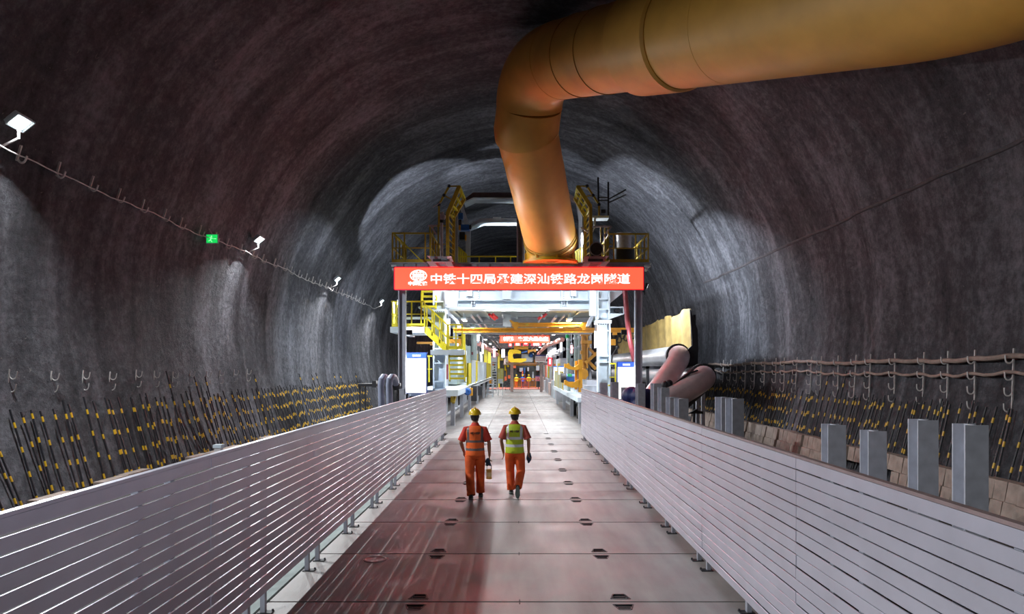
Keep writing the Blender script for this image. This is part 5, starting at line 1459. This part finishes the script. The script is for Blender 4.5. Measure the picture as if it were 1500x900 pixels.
# gloves and lantern in hand
hA = Vector((PA.x+.285, PA.y+.045, .80))
def blob(name, items, m_, lb, cat, vox=.012):
    m = MB()
    for it in items:
        if it[0] == 'e': m.ell(*it[1:])
        else: m.tube(it[1], it[2], 8)
    o = m.build(name, m_); tag(o, lb, cat)
    r = o.modifiers.new('fuse','REMESH'); r.mode = 'VOXEL'; r.voxel_size = vox; r.use_smooth_shade = True
    return o
g = [('e', hA+Vector((-.03,0,-.05)), .05,.045,.07)]
for q in range(4): g.append(('t', [hA+Vector((-.06+q*.025,0,-.09)), hA+Vector((-.075+q*.03,.0,-.14-.012*(q % 2)))], [.014,.011]))
g.append(('t', [hA+Vector((-.07,0,-.04)), hA+Vector((-.115,0,-.09))], [.015,.011]))
blob('work_glove', g, M_glove, 'pair of dark blue gloves held in the right hand of the orange vested person', 'glove')
t = thing('hand_lamp', hA+Vector((-.01,.0,-.40)), 'small brass coloured lamp held in the right hand of the orange vested person', 'lamp')
c = hA+Vector((-.01,0,-.40)); Mb = mat('brass coloured lamp body', (.7,.38,.10), .35, .3)
m = MB(); m.lathe(c, [(0,0),(.055,0),(.058,.02),(.052,.03),(.05,.15),(.056,.16),(.056,.18),(.03,.2),(.0,.2)], 18); m.build('body', Mb, t)
m = MB(); m.lathe(c, [(.0525,.05),(.054,.05),(.054,.13),(.0525,.13)], 18); m.build('band', mat('pale amber band', (.85,.6,.3), .3), t)
m = MB(); m.tube([c+Vector((-.045,0,.17)), c+Vector((-.045,0,.27)), c+Vector((0,0,.34)), c+Vector((.045,0,.27)), c+Vector((.045,0,.17))], .006, 8); m.build('handle', M_dark, t)
hB = Vector((PB.x+.292, PB.y+.035, .79))
g = [('e', hB+Vector((.0,0,-.02)), .055,.06,.085),('e', hB+Vector((.0,-.01,.05)), .04,.04,.05)]
for q in range(4): g.append(('t', [hB+Vector((-.02+q*.012,-.03+q*.022,-.08)), hB+Vector((-.02+q*.01,-.025+q*.022,-.135))], [.014,.011]))
blob('work_glove', g, M_glove, 'dark blue glove on the right hand of the lime vested person', 'glove')

# workers far off behind the barrier
def far_worker(x, y, sm, vm, lb):
    t = thing('person', (x, y, 0), lb, 'person')
    def bodyfn(m):
        loft(m, [(0,0,.85,.14,.1),(0,0,1.0,.14,.1),(0,0,1.35,.17,.1),(0,0,1.45,.08,.06),(0,0,1.52,.05,.05)], 12)
        m.ell((0,.02,1.63), .08,.095,.115, 12, 8)
        for s in (-1,1):
            m.tube([(s*.1,0,.9),(s*.1,.03,.5),(s*.1,0,.06)], [.08,.06,.045], 10); m.tube([(s*.1,0,.04),(s*.1,.15,.035)], [.04,.035], 8)
            m.tube([(s*.17,0,1.42),(s*.25,0,1.15),(s*.22,.1,.9),(s*.2,.14,.8)], [.05,.042,.032,.03], 8)
    fused(bodyfn, 'body', [M_skin], t, .025, 1)
    def cl(m):
        loft(m, [(0,0,.84,.19,.14),(0,0,1.1,.18,.13),(0,0,1.35,.2,.135),(0,0,1.46,.11,.09)], 12)
        for s in (-1,1): m.tube([(s*.17,0,1.42),(s*.25,0,1.15),(s*.22,.1,.92)], [.075,.065,.05], 8)
    fused(cl, 'jacket', [sm], t, .022, 1)
    def tr(m):
        loft(m, [(0,0,.8,.15,.12),(0,0,.95,.17,.13)], 12)
        for s in (-1,1): m.tube([(s*.1,0,.9),(s*.1,.03,.5),(s*.1,0,.08)], [.105,.085,.08], 10)
    fused(tr, 'trousers', [vm], t, .022, 1)
    m = MB(); m.lathe((0,.02,1.67), [(.15,-.01),(.125,.0),(.12,.05),(.08,.11),(.0,.13)], 14)
    me = m.mesh('helmet'); me.materials.append(M_helm); o = bpy.data.objects.new('helmet', me); COL.objects.link(o); o.parent = t
far_worker(-.05, 90.5, mat('yellow work jacket', (.7,.6,.03), .7), M_trous, 'far person in a yellow jacket behind the barrier, leftmost of three')
far_worker(.78, 90, mat('blue work jacket', (.02,.12,.5), .7), mat('dark work trousers', (.03,.04,.08), .7), 'far person in a blue jacket behind the barrier')
far_worker(1.6, 91, mat('yellow work jacket', (.7,.6,.03), .7), mat('dark work trousers', (.03,.04,.08), .7), 'far person in a yellow jacket behind the barrier, rightmost of three')
